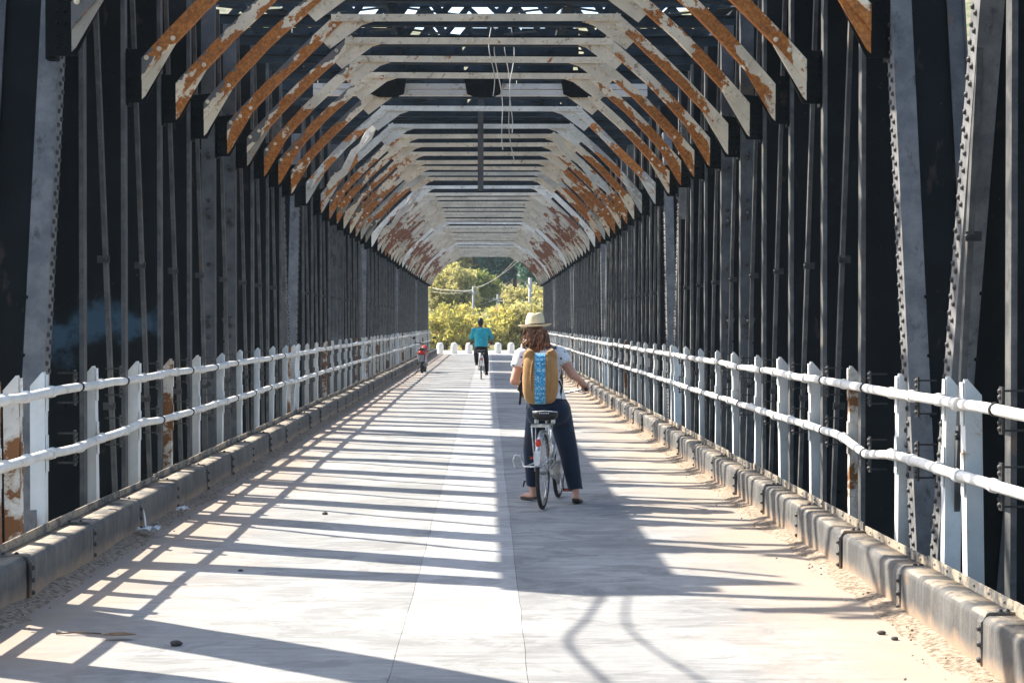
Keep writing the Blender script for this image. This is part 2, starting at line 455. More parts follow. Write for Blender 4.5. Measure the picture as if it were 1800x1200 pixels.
# ------------------------------------------------------------------ kerbs of bolted steel plates
def kerb_prof(dep):
    p = [(0.0, -0.05), (0.0, 0.10), (0.0, 0.23)]
    for k in range(1, 6):
        a = math.pi/2*k/6; p.append((0.04-0.04*math.cos(a), 0.23+0.04*math.sin(a)))
    p += [(0.04, 0.27), (dep, 0.272)]
    return p
KL = SPAN/10
def kerb_meshes(s):
    me = {}; dep = 0.20 if s < 0 else 0.155; KP = kerb_prof(dep)
    mb = MB(); g = 0.008; nseg = 8
    for j in range(nseg+1):
        y = g + (KL-2*g)*j/nseg
        for (u, z) in KP:
            d = 0.004*mnoise.noise(Vector((y*2.2, z*5, s)))
            mb.v.append((s*(u+d), y, z))
        mb.v.append((s*dep, y, -0.05))
    k = len(KP)+1
    for j in range(nseg):
        for i in range(k-1):
            f = (j*k+i, j*k+i+1, (j+1)*k+i+1, (j+1)*k+i)
            mb.f.append(f if s > 0 else f[::-1]); mb.sm.append(True); mb.mi.append(0)
    e = len(mb.v); mb.v += mb.v[:k] + mb.v[nseg*k:nseg*k+k]
    mb.f.append(tuple(e+i for i in (range(k) if s < 0 else range(k-1, -1, -1)))); mb.sm.append(False); mb.mi.append(0)
    mb.f.append(tuple(e+k+i for i in (range(k) if s > 0 else range(k-1, -1, -1)))); mb.sm.append(False); mb.mi.append(0)
    me['section'] = mb.mesh('kerb_section', M['kerb'])
    mb = MB()                                    # lapped joint strap with bolts
    pts = [(-0.010, -0.02)] + [(u-0.010 if z < 0.235 else u, z+(0.009 if u > 0.016 else 0.0)) for (u, z) in KP[1:]]
    inner = [(u+0.014, z-0.012) for (u, z) in pts]
    for (a, b) in zip(range(len(pts)-1), range(1, len(pts))):
        P = lambda q, y: (s*q[0], y, q[1])
        for (y0, y1) in ((-0.034, 0.034),):
            mb.hexa([P(pts[a], y0), P(pts[a], y1), P(inner[a], y1), P(inner[a], y0), P(pts[b], y0), P(pts[b], y1), P(inner[b], y1), P(inner[b], y0)], 0)
    for z in (0.05, 0.125, 0.20):
        mb.dome((s*-0.010, -0.018, z), (-s, 0, 0), 0.017, 0.018, 6, 1)
    for u in (0.085, dep-0.035):
        mb.dome((s*u, -0.018, 0.28), (0, 0, 1), 0.016, 0.016, 6, 1)
    me['strap'] = mb.mesh('joint_strap', [M['kerb'], M['bolt']])
    mb = MB()                                    # upstanding angle at the back
    mb.box(s*(dep+0.003), s*(dep+0.013), 0.006, KL-0.006, 0.23, 0.325)
    for q in range(6):
        y = 0.14 + q*0.26
        mb.dome((s*(dep+0.003), y, 0.302), (-s, 0, 0), 0.011, 0.010, 6)
    me['angle'] = mb.mesh('back_angle', M['kerb'])
    return me
for s, nm, y0 in ((-1, 'left', 0.58), (1, 'right', 0.02)):
    t = thing('kerb', 'grey bolted steel plate kerb along the %s edge of the roadway' % nm, 'kerb', (KC+s*KERB, y0, 0))
    me = kerb_meshes(s); n = int((YEND-y0)/KL)
    for i in range(n):
        o = put('kerb_section', me['section'], t, (s*rnd.uniform(-0.008, 0.012), i*KL, rnd.uniform(-0.008, 0.006)))
        o.rotation_euler = (0, 0, rnd.uniform(-0.005, 0.005))
        if i: put('joint_strap', me['strap'], o, (0, 0, 0))
        put('back_angle', me['angle'], o, (0, 0, 0)).rotation_euler = (rnd.uniform(-0.008, 0.008), 0, 0)

# ------------------------------------------------------------------ railings: angle posts with pointed tops and two pipes
HZ, LZ = 1.17, 0.74
def post_mesh(s, mat, w=0.105):
    mb = MB()
    prof = [(0.0, -0.40), (w, -0.40), (w, 1.215), (0.018, 1.315), (0.0, 1.30)]
    mb.prism(prof, -0.006, 0.006, lambda a, b, t: (s*a, t, b), 0)
    side = [(0.006, -0.40), (0.085, -0.40), (0.085, 1.19), (0.06, 1.26), (0.02, 1.315), (0.006, 1.315)]
    mb.prism(side, 0.0, 0.012, lambda a, b, t: (s*t, a, b), 0)
    for zr in (HZ, LZ):
        for dz in (-0.115, -0.07, 0.07, 0.105):
            mb.dome((0, 0.03, zr+dz), (-s, 0, 0), 0.017, 0.018, 6, 0)
        mb.box(-s*0.004, -s*0.012, 0.002, 0.062, zr-0.135, zr+0.125, 0)
    return mb.mesh('post', mat)
def clip_mesh(s):
    mb = MB()
    mb.box(-s*0.006, s*0.006, -0.03, 0.03, -0.14, 0.13, 0)
    mb.box(s*0.006, s*0.13, -0.005, 0.005, 0.10, 0.112, 0)
    mb.box(s*0.006, s*0.13, -0.005, 0.005, -0.125, -0.113, 0)
    for dz in (-0.11, -0.075, 0.07, 0.105): mb.dome((-s*0.006, 0, dz), (-s, 0, 0), 0.017, 0.018, 6, 0)
    return mb.mesh('clip', M['bolt'])
mb = MB(); mb.tube([(0, -0.014, 0), (0, 0.014, 0)], 0.0425, 12); CLAMP_B = mb.mesh('clamp', M['bolt'])
mb = MB(); mb.tube([(0, -0.035, 0), (0, -0.03, 0), (0, 0.03, 0), (0, 0.035, 0)], [0.037, 0.0425, 0.0425, 0.037], 12); CLAMP_W = mb.mesh('clamp', M['rail'])
RAILX = {-1: XC-2.985, 1: XC+2.985}
def rail_z(s, base, y):
    k = -s*11 + base*7
    z = base + 0.016*mnoise.noise(Vector((y*0.33, k, 0))) + 0.014*mnoise.noise(Vector((y*1.1, k, 3)))
    if base < 1:                                     # the lower pipe has been knocked out of line
        if s > 0: z -= 0.075*math.exp(-((y-12.95)/0.55)**2)
        else: z += 0.035*math.exp(-((y-15.3)/0.5)**2) - 0.03*math.exp(-((y-12.9)/0.6)**2)
    return z
POSTS = {}
for s, nm in ((-1, 'left'), (1, 'right')):
    t = thing('railing', 'white painted pipe railing with pointed posts along the %s side' % nm, 'railing', (RAILX[s], 0, 0))
    pm, pr, cm = post_mesh(s, M['post']), post_mesh(s, M['postrust']), clip_mesh(s)
    ys = []
    first, dbl = (12.15, 11.25) if s < 0 else (12.1, 10.6)
    for k in range(-1, NS+1):
        for j in range(9 if s > 0 else 10):
            ys.append((first + SPAN*k + (j*1.62 if s > 0 else j*1.61), 'p'))
        ys += [(dbl+SPAN*k-0.27, 'd'), (dbl+SPAN*k+0.27, 'd')]
    ys = sorted(q for q in ys if 4.0 < q[0] < YEND-0.3)
    POSTS[s] = ys
    for (y, kd) in ys:
        rusty = kd == 'd' and s < 0 and y < 12
        o = put('post', pr if rusty or rnd.random() < 0.14 else pm, t, (s*0.045, y, rnd.uniform(-0.012, 0.012)))
        o.rotation_euler = (rnd.uniform(-0.012, 0.012), rnd.uniform(-0.015, 0.015), rnd.uniform(-0.05, 0.05))
        for zr in (HZ, LZ):
            c = put('clamp', CLAMP_W, o, (-s*0.045, 0.0, rail_z(s, zr, y)-o.location.z))
    yy = [p[0] for p in ys]
    for a, b in zip(yy[:-1], yy[1:]):
        for zr in (HZ, LZ):
            mb = MB(); path = []
            for q in range(5):
                y = a + (b-a)*q/4
                path.append((0.012*mnoise.noise(Vector((y*0.6, zr, s*4))), y, rail_z(s, zr, y)))
            mb.tube(path, 0.0335, 10 if a < 45 else 6, caps=False)
            o = mb.build('rail', M['rail'], t)
            if b - a > 1.0:
                ym = a + 0.52*(b-a)
                if a < 45: put('clip', cm, o, (s*0.036, ym, rail_z(s, zr, ym)))
                put('coupling', CLAMP_B if rnd.random() < 0.75 else CLAMP_W, o, (path[2][0], ym, rail_z(s, zr, ym)))

# ------------------------------------------------------------------ side trusses
RIB0 = 12.6
RIBOFF = [0.0, 2.55, 4.2, 5.85, 7.5, 9.15, 10.8, 12.4, 14.0]
BASE = {-1: 12.1, 1: 11.8}
ZTOP = 5.45
def angle_mesh(s, leg, flange, z0, z1, lean=0.0, rivets=0, name='edge_angle', mat='grey', both=False, facebolts=None):
    """rolled angle on the road edge of a member: one leg across (seen by the camera), one along the road"""
    mb = MB(); S = lambda x, y, z: (x, y+lean*z, z)
    mb.box(0, s*leg, -0.024, -0.010, z0, z1, 0, S)
    mb.box(0, s*0.014, -0.0098, flange, z0, z1, 0, S)
    if rivets:
        z = z0 + 0.05; k = 0
        while z < z1 - 0.04:
            for q in range(rivets):
                y = -0.0098 + (flange+0.0098)*(0.32 + 0.42*q) if rivets > 1 else flange*0.5
                mb.dome(S(0, y, z + (0.05 if q % 2 else 0)), (-s, 0, 0), 0.021, 0.02, 6, 1)
            z += 0.104; k += 1
    if facebolts:
        for z in facebolts:
            mb.dome(S(s*leg*0.5, -0.024, z), (0, -1, 0), 0.028, 0.03, 8, 1)
    return mb.mesh(name, [M[mat], M['bolt']])
def web_mesh(s, u0, u1, z0, z1, lean=0.0, ledge=2.6, mat='black', name='vertical'):
    mb = MB(); S = lambda x, y, z: (x, y+lean*z, z)
    mb.box(s*u0, s*u1, -0.0095, 0.0095, z0, z1, 0, S)
    mb.box(s*u0, s*u1, -0.0225, -0.0100, z0, ledge, 0, S)       # lower plate lapped over the upper one
    z = z0 + 0.2
    while z < z1 - 0.1:
        for u in (u0+0.07 if u0 > 0.03 else u0+0.12, u1-0.05):
            mb.dome(S(s*u, -0.0225 if z < ledge else -0.0095, z), (0, -1, 0), 0.016, 0.014, 5)
        z += 0.42
    return mb.mesh(name, M[mat])
for s, nm in ((-1, 'left'), (1, 'right')):
    WX = XC + s*WALL
    W_V = web_mesh(s, 0.03, 0.58, -0.45, ZTOP)
    W_VS = web_mesh(s, 0.03, 0.58, -0.45, ZTOP, mat='smudge')
    A_V = angle_mesh(s, 0.036, 0.085, -0.45, ZTOP, mat='bar')
    bolts = [0.55, 0.95, 1.5, 1.62, 1.74, 2.35, 2.9, 3.0, 3.1, 3.6]
    A_W = angle_mesh(s, 0.155, 0.10, -0.45, ZTOP, facebolts=bolts, mat='grey')
    A_O = MB(); A_O.box(s*0.585, s*0.60, -0.06, 0.06, -0.45, ZTOP); A_O.box(s*0.52, s*0.5845, -0.036, -0.0235, -0.45, ZTOP)
    A_O = A_O.mesh('outer_angle', M['black'])
    mb = MB()                                          # batten with bolt and hooked end on the wide members
    mb.prism([(-0.10, -0.03), (0.05, -0.03), (0.07, 0.045), (0.02, 0.03), (-0.10, 0.05)], -0.05, -0.034, lambda a, b, t: (s*(a+0.10), t, b))
    mb.dome((s*0.09, -0.05, 0.0), (0, -1, 0), 0.03, 0.03, 8, 1)
    BAT = mb.mesh('batten', [M['grey'], M['bolt']])
    LN, LB = 0.20, 0.27
    W_E = [web_mesh(s, 0.03, 0.52, -0.45, 4.9, l, 2.05, name='end_post') for l in (LN, -LB)]
    A_E = [angle_mesh(s, 0.15, 0.165, -0.45, 4.9, l, rivets=2, mat='endgrey') for l in (LN, -LB)]
    O_E = []
    for l in (LN, -LB):
        m2 = MB(); S = lambda x, y, z, l=l: (x, y+l*z, z)
        m2.box(s*0.525, s*0.54, -0.05, 0.09, -0.45, 4.9, 0, S); m2.box(s*0.41, s*0.5245, -0.037, -0.0235, -0.45, 4.9, 0, S)
        O_E.append(m2.mesh('outer_angle', M['grey']))
    # hanging diagonal flats
    m2 = MB(); S = lambda x, y, z: (x, y + (1.5-z)*0.17, z)
    m2.box(s*0.004, s*0.042, -0.028, 0.028, -0.4, ZTOP-0.05, 0, S)
    D_B = m2.mesh('diagonal_bar', M['bar'])
    m2 = MB(); m2.box(s*-0.012, s*0.09, -0.03, -0.012, -0.03, 0.03); m2.dome((s*0.0, -0.03, 0), (0, -1, 0), 0.018, 0.016, 6)
    D_C = m2.mesh('bar_clip', M['bolt'])
    for k in range(-1, NS):
        yb = BASE[s] + SPAN*k - (1.1 if (k < 0 and s < 0) else 0)
        where = ('the span the camera stands on' if k < 0 else 'the %s span ahead of the camera' % ORD[k])
        t = thing('side_truss', 'black riveted steel truss wall on the %s of %s' % (nm, where), 'truss', (WX, yb, 0), 0, 'riveted truss walls of the bridge')
        far = k > 2
        if k < 0:
            vs = [14.1-1.65*i for i in range(6)]
        else:
            vs = [RIB0-BASE[s]+q for q in [1.0] + RIBOFF[1:]]
        for i, v in enumerate(vs):
            wide = k >= 0 and i in (4, 5)
            web = put('vertical', W_VS if (s < 0 and k == 0 and i < 3) else W_V, t, (0, v, 0))
            put('edge_angle', A_W if wide else A_V, web)
            put('outer_angle', A_O, web)
            if wide and not far:
                for z in (1.68, 2.95, 3.65, 4.3): put('batten', BAT, web, (0, 0, z))
            if i < len(vs)-1 or k < 0:
                b = put('diagonal_bar', D_B, t, (0, v + 0.98 + rnd.uniform(-0.05, 0.05), 0))
                if not far:
                    for z in (0.95, 2.2): put('bar_clip', D_C, b, (0, (1.5-z)*0.17, z))
        for q, y in ((0, 0.0), (1, 15.7)):
            if k < 0 and q == 0: continue
            e = put('end_post', W_E[q], t, (0, y, 0))
            put('edge_angle', A_E[q], e); put('outer_angle', O_E[q], e)
        ya, yc = (0.88, 14.82) if k >= 0 else (1.0, 14.82)
        m2 = MB(); m2.box(s*0.34, s*0.92, ya, yc, 4.47, 4.97)
        tc = m2.build('top_chord', M['black'], t)
        m2 = MB()
        m2.box(s*0.30, s*0.96, ya, yc, 4.972, 4.99); m2.box(s*0.30, s*0.96, ya, yc, 4.45, 4.468)
        m2.build('chord_flange', M['black'], tc)
        m2 = MB(); m2.box(s*0.10, s*0.60, 0.0, 15.7, -1.0, -0.46)
        m2.build('bottom_chord', M['black'], t)

# ------------------------------------------------------------------ arch ribs: horizontal strut, two braces, joint plates, wall brackets
TX, TZ, EX, EZ = 1.61, 5.25, 2.945, 3.93
def rib_attr(mb, n0, lay):
    mb.at.setdefault('lay', [])
    a = mb.at['lay']
    while len(a) < n0: a.append((0.9, 0.5, 0.0))
    a += lay
def brace_mesh(s, mat, bend=0.0, wid=0.122):
    mb = MB(); N = 10
    a = Vector((EX, EZ)); b = Vector((TX-0.02, TZ+0.03)); d = (b-a).normalized(); nrm = Vector((d.y, -d.x))
    if nrm.y < 0: nrm = -nrm
    lo, hi = [], []
    for i in range(N+1):
        t = i/N; c = a.lerp(b, t) + nrm*(0.035*math.sin(math.pi*t) + bend*math.sin(math.pi*t)**2)
        j = 0.010*mnoise.noise(Vector((t*7, s*3, bend*50)))
        lo.append(c - nrm*(wid/2 + j)); hi.append(c + nrm*wid/2)
    # plumb cut at the wall end
    hi[0] = Vector((EX, EZ + 0.09)); lo[0] = Vector((EX, EZ - 0.105))
    def quadstrip(p, q, y0, y1, l0, l1):
        n0 = len(mb.v); lay = []
        for y in (y0, y1):
            for i in range(N+1):
                mb.v.append((s*p[i].x, y, p[i].y)); lay.append((i/N, l0, 1.0))
                mb.v.append((s*q[i].x, y, q[i].y)); lay.append((i/N, l1, 1.0))
        w = 2*(N+1)
        def ff(f): mb.f.append(f if s > 0 else f[::-1]); mb.sm.append(False); mb.mi.append(0)
        for i in range(N):
            k = n0+2*i
            ff((k, k+1, k+3, k+2)); ff((k+w, k+w+2, k+w+3, k+w+1))
            ff((k, k+2, k+w+2, k+w)); ff((k+1, k+w+1, k+w+3, k+3))
        ff((n0, n0+w, n0+w+1, n0+1)); k = n0+2*N; ff((k, k+1, k+w+1, k+w))
        rib_attr(mb, n0, lay)
    quadstrip(lo, hi, -0.012, 0.0, 0.0, 1.0)
    up = [p + (q-p)*0.08 for p, q in zip(lo, hi)]
    quadstrip(lo, up, 0.0005, 0.075, 0.0, 0.1)                # the leg that runs along the road
    # triangular fin below the wall end
    n0 = len(mb.v)
    mb.prism([(EX, EZ-0.08), (EX, EZ-0.27), (EX-0.03, EZ-0.24), (EX-0.30, EZ+0.22), (EX-0.2, EZ+0.2)], 0.002, 0.014, lambda p, q, t: (s*p, t, q))
    rib_attr(mb, n0, [(0.05, 0.25, 0.7)]*(len(mb.v)-n0))
    for (t, w) in ((0.05, 0.25), (0.12, 0.0), (0.2, -0.2), (0.86, 0.2), (0.92, -0.2)):
        c = a.lerp(b, t) + nrm*(0.035*math.sin(math.pi*t) + bend*math.sin(math.pi*t)**2 + w*wid)
        n0 = len(mb.v); mb.dome((s*c.x, -0.012, c.y), (0, -1, 0), 0.024, 0.022, 7)
        rib_attr(mb, n0, [(t, 0.5, 0.0)]*(len(mb.v)-n0))
    return mb.mesh('brace', mat)
def strut_mesh(mat):
    mb = MB(); h = 0.085; N = 10
    for i in range(N):
        x0 = -1.70 + 3.40*i/N; x1 = -1.70 + 3.40*(i+1)/N
        n0 = len(mb.v); mb.box(x0, x1, -0.026, -0.0135, TZ-h/2, TZ+h/2)
    mb.box(-1.70, 1.70, -0.0132, 0.06, TZ+h/2-0.013, TZ+h/2-0.001)
    for x in (-1.62, -1.5, -1.36, -0.16, -0.07, 0.03, 0.12, 1.34, 1.48, 1.6):
        mb.dome((x, -0.026, TZ+0.012*math.sin(x*9)), (0, -1, 0), 0.024, 0.022, 7)
    rib_attr(mb, len(mb.v), [])
    return mb.mesh('strut', mat)
def gusset_mesh(s, mat):
    mb = MB()
    mb.prism([(1.70, TZ+0.02), (1.22, TZ-0.035), (1.36, TZ-0.08), (1.74, TZ-0.36), (1.86, TZ-0.24)], 0.0015, 0.013, lambda p, q, t: (s*p, t, q))
    for (x, z) in ((1.55, -0.10), (1.72, -0.2)):
        mb.dome((s*x, 0.0015, TZ+z), (0, -1, 0), 0.022, 0.02, 7)
    rib_attr(mb, len(mb.v), [])
    return mb.mesh('gusset', mat)
def bracket_mesh(s):
    mb = MB()
    mb.prism([(EX-0.03, EZ-0.30), (WALL+0.045, EZ-0.30), (WALL+0.045, EZ+0.16), (EX-0.20, EZ+0.20), (EX-0.2, EZ+0.05)], 0.018, 0.034, lambda p, q, t: (s*p, t, q))
    for z in (-0.24, -0.15, -0.06, 0.03, 0.11):
        for x in (0.055, 0.115):
            mb.dome((s*(EX+x-0.005), 0.018, EZ+z), (0, -1, 0), 0.017, 0.02, 6)
    mb.box(s*(WALL-0.02), s*(WALL+0.055), 0.036, 0.16, EZ-0.32, EZ+0.18)
    return mb.mesh('bracket', M['black'])
BR = {}
for s in (-1, 1):
    BR[s] = {'rib': [brace_mesh(s, M['rib' if s < 0 else 'ribright'], b) for b in (0, 0.012, -0.012)],
             'ribrust': [brace_mesh(s, M['ribrust'], b) for b in (0.02, -0.03)],
             'ribfar': [brace_mesh(s, M['ribfar'], b) for b in (0, 0.01)],
             'ribclean': [brace_mesh(s, M['ribclean'], 0.0)],
             'bent': [brace_mesh(s, M['ribrust'], -0.09, 0.12)]}
GU = {s: {k: gusset_mesh(s, M[k]) for k in ('rib', 'ribrust', 'ribfar', 'ribclean')} for s in (-1, 1)}
BK = {s: bracket_mesh(s) for s in (-1, 1)}
ST = {k: strut_mesh(M[k]) for k in ('rib', 'ribrust', 'ribfar', 'ribclean')}
cnt = 0
for k in range(NS):
    for i, off in enumerate(RIBOFF):
        cnt += 1
        y = RIB0 + SPAN*k + off
        kind = 'rib' if k < 2 else 'ribfar'
        look = 'flaking cream painted arch rib with orange rust'
        if i == 0 and k > 0: kind = 'ribclean'; look = 'pale portal rib with little rust'
        if k == 1 and i in (0, 1): kind = 'ribrust'; look = 'badly rusted and bent arch rib'
        if k == 1 and i == 7: kind = 'ribrust'; look = 'rusty arch rib with a bent left brace'
        t = thing('arch_rib', '%s, %s overhead counted from the camera' % (look, ordinal(cnt)), 'arch rib', (XC, y, rnd.uniform(-0.02, 0.02)), 0, 'arch ribs over the roadway')
        if not (k == 0 and i == 8): put('strut', ST[kind], t, (0, 0, rnd.uniform(-0.012, 0.012))).rotation_euler = (0, rnd.uniform(-0.006, 0.006), 0)
        for s in (-1, 1):
            bm_ = rnd.choice(BR[s][kind])
            if kind == 'ribrust': bm_ = rnd.choice(BR[s]['bent'] + BR[s]['ribrust'])
            b = put('brace', bm_, t)
            put('gusset', GU[s][kind], t)
            put('bracket', BK[s], t)
# a torn second leaf of rusted plate hangs from each bent rib
for (x, z, y, rot, nm) in ((-2.15, 4.55, RIB0+SPAN+0.35, 0.86, 'left'), (1.75, 4.45, RIB0+SPAN+1.2, -0.80, 'right'), (-1.95, 4.3, RIB0+SPAN+12.0, 0.8, 'far left')):
    mb = MB(); pts = []
    for i in range(9):
        q = -0.75 + 1.5*i/8; pts.append((q, 0.06+0.03*math.sin(i*2.1)))
    for i in range(8, -1, -1):
        q = -0.75 + 1.5*i/8; pts.append((q, -0.06+0.035*math.sin(i*1.7+1)))
    mb.prism(pts, -0.006, 0.006, lambda a, b, t: (a, t + 0.09*math.sin(a*2.6) + b*0.5*math.sin(a*3), b + 0.05*math.sin(a*2)))
    for q in (-0.6, -0.5, 0.45, 0.6): mb.dome((q, -0.02+0.09*math.sin(q*2.6), 0.03), (0, -1, 0), 0.022, 0.02, 6)
    o = mb.build('torn_plate', M['ribrust'], None, (XC+x, y, z)); o.rotation_euler = (0, -rot, 0.2)
    tag(o, 'torn strip of rusty sheet hanging beside the %s brace of a bent rib' % nm, 'sheet metal')

# ------------------------------------------------------------------ top bracing: dark cross beams, flats, and plates above the ribs
XL, XR = XC-WALL-0.55, XC+WALL+0.55
m2 = MB()
m2.box(XL, XR, -0.008, 0.008, 5.47, 5.585); m2.box(XL, XR, -0.055, 0.055, 5.455, 5.469); m2.box(XL, XR, -0.055, 0.055, 5.586, 5.60)
CB = m2.mesh('cross_beam', M['dark'])
m2 = MB(); x = XL; q = 0                     # open lattice riding on each beam
hts = random.Random(12)
while x < XR - 0.3:
    w = hts.uniform(0.26, 0.44)
    m2.beam((x, 0.0 if q % 2 else 0.02, 5.61 if q % 2 == 0 else 5.99), (x+w, 0.0 if q % 2 else 0.02, 5.99 if q % 2 == 0 else 5.61), 0.012, hts.uniform(0.06, 0.12), (0, 0, 1)); x += w; q += 1
m2.box(XL, XR, -0.04, 0.04, 5.995, 6.05)
CB2 = m2.mesh('lattice', M['dark'])
m2 = MB(); hts = random.Random(5); x = XL
while x < XR-0.2:
    w = hts.uniform(0.5, 1.1); m2.box(x, min(XR, x+w), 0.045, 0.053, 5.605, 5.99 if hts.random() < 0.8 else 5.8); x += w+0.012+(0.06 if hts.random() < 0.3 else 0)
CB3 = m2.mesh('infill_plate', M['dark'])
for k in range(-1, NS):
    t = thing('top_bracing', 'dark lattice of cross beams and flats roofing %s' % ('the span the camera stands on' if k < 0 else 'the %s span ahead' % ORD[k]), 'roof bracing', (0, RIB0+SPAN*k, 0), 0, 'roof bracing of the spans')
    yy = [q + 0.10 for q in RIBOFF]
    for y in yy:
        cb = put('cross_beam', CB, t, (0, y, rnd.uniform(-0.01, 0.01)))
        put('lattice', CB2, cb)
        if k > 0 or (k == 0 and y > 12.0): put('infill_plate', CB3, cb)
    prng = random.Random(90+k)
    for a, b in zip(yy[:-1], yy[1:]):
        xs = [XL+0.3, XC-1.1, XC+1.1, XR-0.3] if k < 2 else [XL+0.3, XC, XR-0.3]
        for x0, x1 in zip(xs[:-1], xs[1:]):
            for (p, q) in ((x0, x1), (x1, x0)):
                m3 = MB(); m3.beam((p, a+0.06, 5.712), (q, b-0.06, 5.712 if p < q else 5.735), 0.085, 0.012)
                m3.build('lateral_flat', M['dark'], t)
        if k < 2:
            for q in range(3):
                x = prng.uniform(XL+0.5, XR-0.5)
                m3 = MB(); w = prng.uniform(0.12, 0.28); m3.prism([(-w, -0.12), (w, -0.2), (w*0.7, 0.16), (-w*0.5, 0.2)], 5.75, 5.76, lambda u, v, z: (x+u, (a+b)/2+v*2, z))
                m3.build('tie_plate', M['dark'], t)
    for x in (XR-0.25, XC-1.15, XC+1.15):
        m3 = MB(); m3.box(x-0.06, x+0.06, yy[0]-0.05, yy[-1]+0.05, 5.765, 5.85)
        m3.build('stringer', M['dark'], t)

# pale beam that crosses the gap between the first two spans, hung from three black plates
yb = 26.66
t = thing('gap_beam', 'cream double beam crossing the gap between the first two spans overhead', 'beam', (XC, yb, 0))
for z in (5.20, 5.30):
    mb = MB(); mb.box(-2.6, 2.6, -0.06, 0.06, z, z+0.085); mb.build('channel', M['cream'], t)
for x in (-1.45, 0.05, 1.55):
    mb = MB(); mb.prism([(-0.30, 5.46), (0.30, 5.46), (0.26, 5.22), (0.14, 5.17), (-0.14, 5.17), (-0.26, 5.22)], -0.085, -0.066, lambda a, b, tt: (x+a, tt, b))
    for q in (-0.16, 0, 0.16): mb.dome((x+q, -0.085, 5.40), (0, -1, 0), 0.02, 0.02, 6)
    mb.build('hanger_plate', M['black'], t)
mb = MB(); mb.box(-0.05, 0.05, -0.05, 0.05, 3.98, 5.66); mb.box(-0.09, 0.09, -0.09, 0.09, 5.60, 5.655)
mb.tube([(0, 0, 3.99), (0, 0, 3.955)], 0.03, 8)
tag(mb.build('hanging_post', M['grey'], None, (-0.12, 29.6, 0)), 'grey square post hanging from the roof at mid width', 'post')
for i, (x, y, zb, dx) in enumerate(((0.03, 23.0, 4.72, 0.05), (0.10, 23.5, 4.05, 0.14), (0.25, 24.2, 3.95, 0.12), (0.36, 24.6, 4.4, -0.03))):
    mb = MB(); ph = i*1.7; n = 16
    mb.tube([(x + dx*(q/n)**1.5 + 0.03*math.sin(q*0.6+ph), y + 0.05*math.sin(q*0.5), 6.0 + (zb-6.0)*q/n) for q in range(n+1)], 0.0065, 5)
    tag(mb.build('hanging_wire', M['wire']), 'pale loose wire dangling from the roof, %s from the left' % ORD[i], 'wire', 'wires dangling from the roof')

for i, pts in enumerate((((-3.80, 12.95, 4.75), (-3.82, 11.95, 4.60), (-3.90, 11.25, 4.55), (-3.84, 10.4, 4.6), (-3.78, 9.45, 4.75)), ((-3.70, 12.95, 4.8), (-3.62, 11.8, 4.62), (-3.50, 11.0, 4.58), (-3.42, 10.2, 4.66), (-3.62, 9.45, 4.8)))):
    P = [Vector(p) for p in (pts[0],) + pts + (pts[-1],)]; sm_ = []
    for q in range(1, len(P)-2):
        for w in range(8):
            u = w/8; p0, p1, p2, p3 = P[q-1:q+3]
            sm_.append(0.5*((2*p1) + (p2-p0)*u + (2*p0-5*p1+4*p2-p3)*u*u + (3*p1-p0-3*p2+p3)*u**3))
    sm_.append(P[-1])
    mb = MB(); mb.tube(sm_, 0.012 if i else 0.017, 7)
    tag(mb.build('slack_cable', M['bolt']), '%s slack black cable between the left top chords, its shadow curving over the near deck' % ('thinner' if i else 'thicker'), 'cable', 'slack cables between the top chords')

# ------------------------------------------------------------------ ground beyond the bridge, river, hillside
def mat_ground():
    t = NT('grassy soil'); p = t.pos()
    n = t.noise(p, 0.35, 6, 0.65); f = t.noise(p, 5, 5)
    c = t.mix(t.ramp(n, 0.4, 0.6), (0.10, 0.12, 0.035), (0.26, 0.20, 0.11))
    c = t.mix(t.ramp(f, 0.5, 0.7, 0, 0.5), c, (0.06, 0.085, 0.02))
    return t.finish(c, 0.95, f, 0.6, 0.05, 0, 0.1)
M['ground'] = mat_ground()
M['lane'] = mat_concrete('pale road surface', (0.40, 0.38, 0.35), (0.50, 0.48, 0.44), (0.42, 0.36, 0.28))
t_ = NT('river water'); t_.b.inputs['Base Color'].default_value = (0.05, 0.07, 0.06, 1); t_.b.inputs['Roughness'].default_value = 0.12
t_.finish((0.06, 0.075, 0.06), 0.12, t_.noise(t_.pos((1, 1, 1)), 0.8, 4), 0.3, 0.15, 0, 0.5); M['water'] = t_.m
def hill_z(x, y):
    if y < 96: return -0.12 - 5.5*min(1.0, (96-y)/5.0)
    r = max(0.0, y-113.0)
    return -0.10 + r*0.085 + 0.00045*r*r + 1.0*mnoise.noise(Vector((x*0.04, y*0.04, 2)))*min(1, r/25) + 0.0009*abs(x)*r*0.6
mb = MB(); NX, NY = 60, 70
ys = [91.0, 92.5, 94.0, 95.2, 96.2] + [97.0 + 333.0*(j/(NY-5))**1.6 for j in range(NY-4)]
for y in ys:
    for i in range(NX+1):
        x = -260 + 520*i/NX
        x = math.copysign(abs(x)**1.5/16.1, x)
        mb.v.append((x, y, hill_z(x, y)))
for j in range(len(ys)-1):
    for i in range(NX):
        a = j*(NX+1)+i; mb.f.append((a, a+1, a+NX+2, a+NX+1)); mb.sm.append(True); mb.mi.append(0)
tag(mb.build('hill', M['ground']), kind='structure')
mb = MB(); mb.quad((-695, -695, -5.2), (695, -695, -5.2), (695, 695, -5.2), (-695, 695, -5.2))
tag(mb.build('river', M['water']), kind='structure')
mb = MB(); mb.box(-12, 12, YEND+0.02, 106.5, -0.30, -0.012); tag(mb.build('side_road', M['lane']), kind='structure')

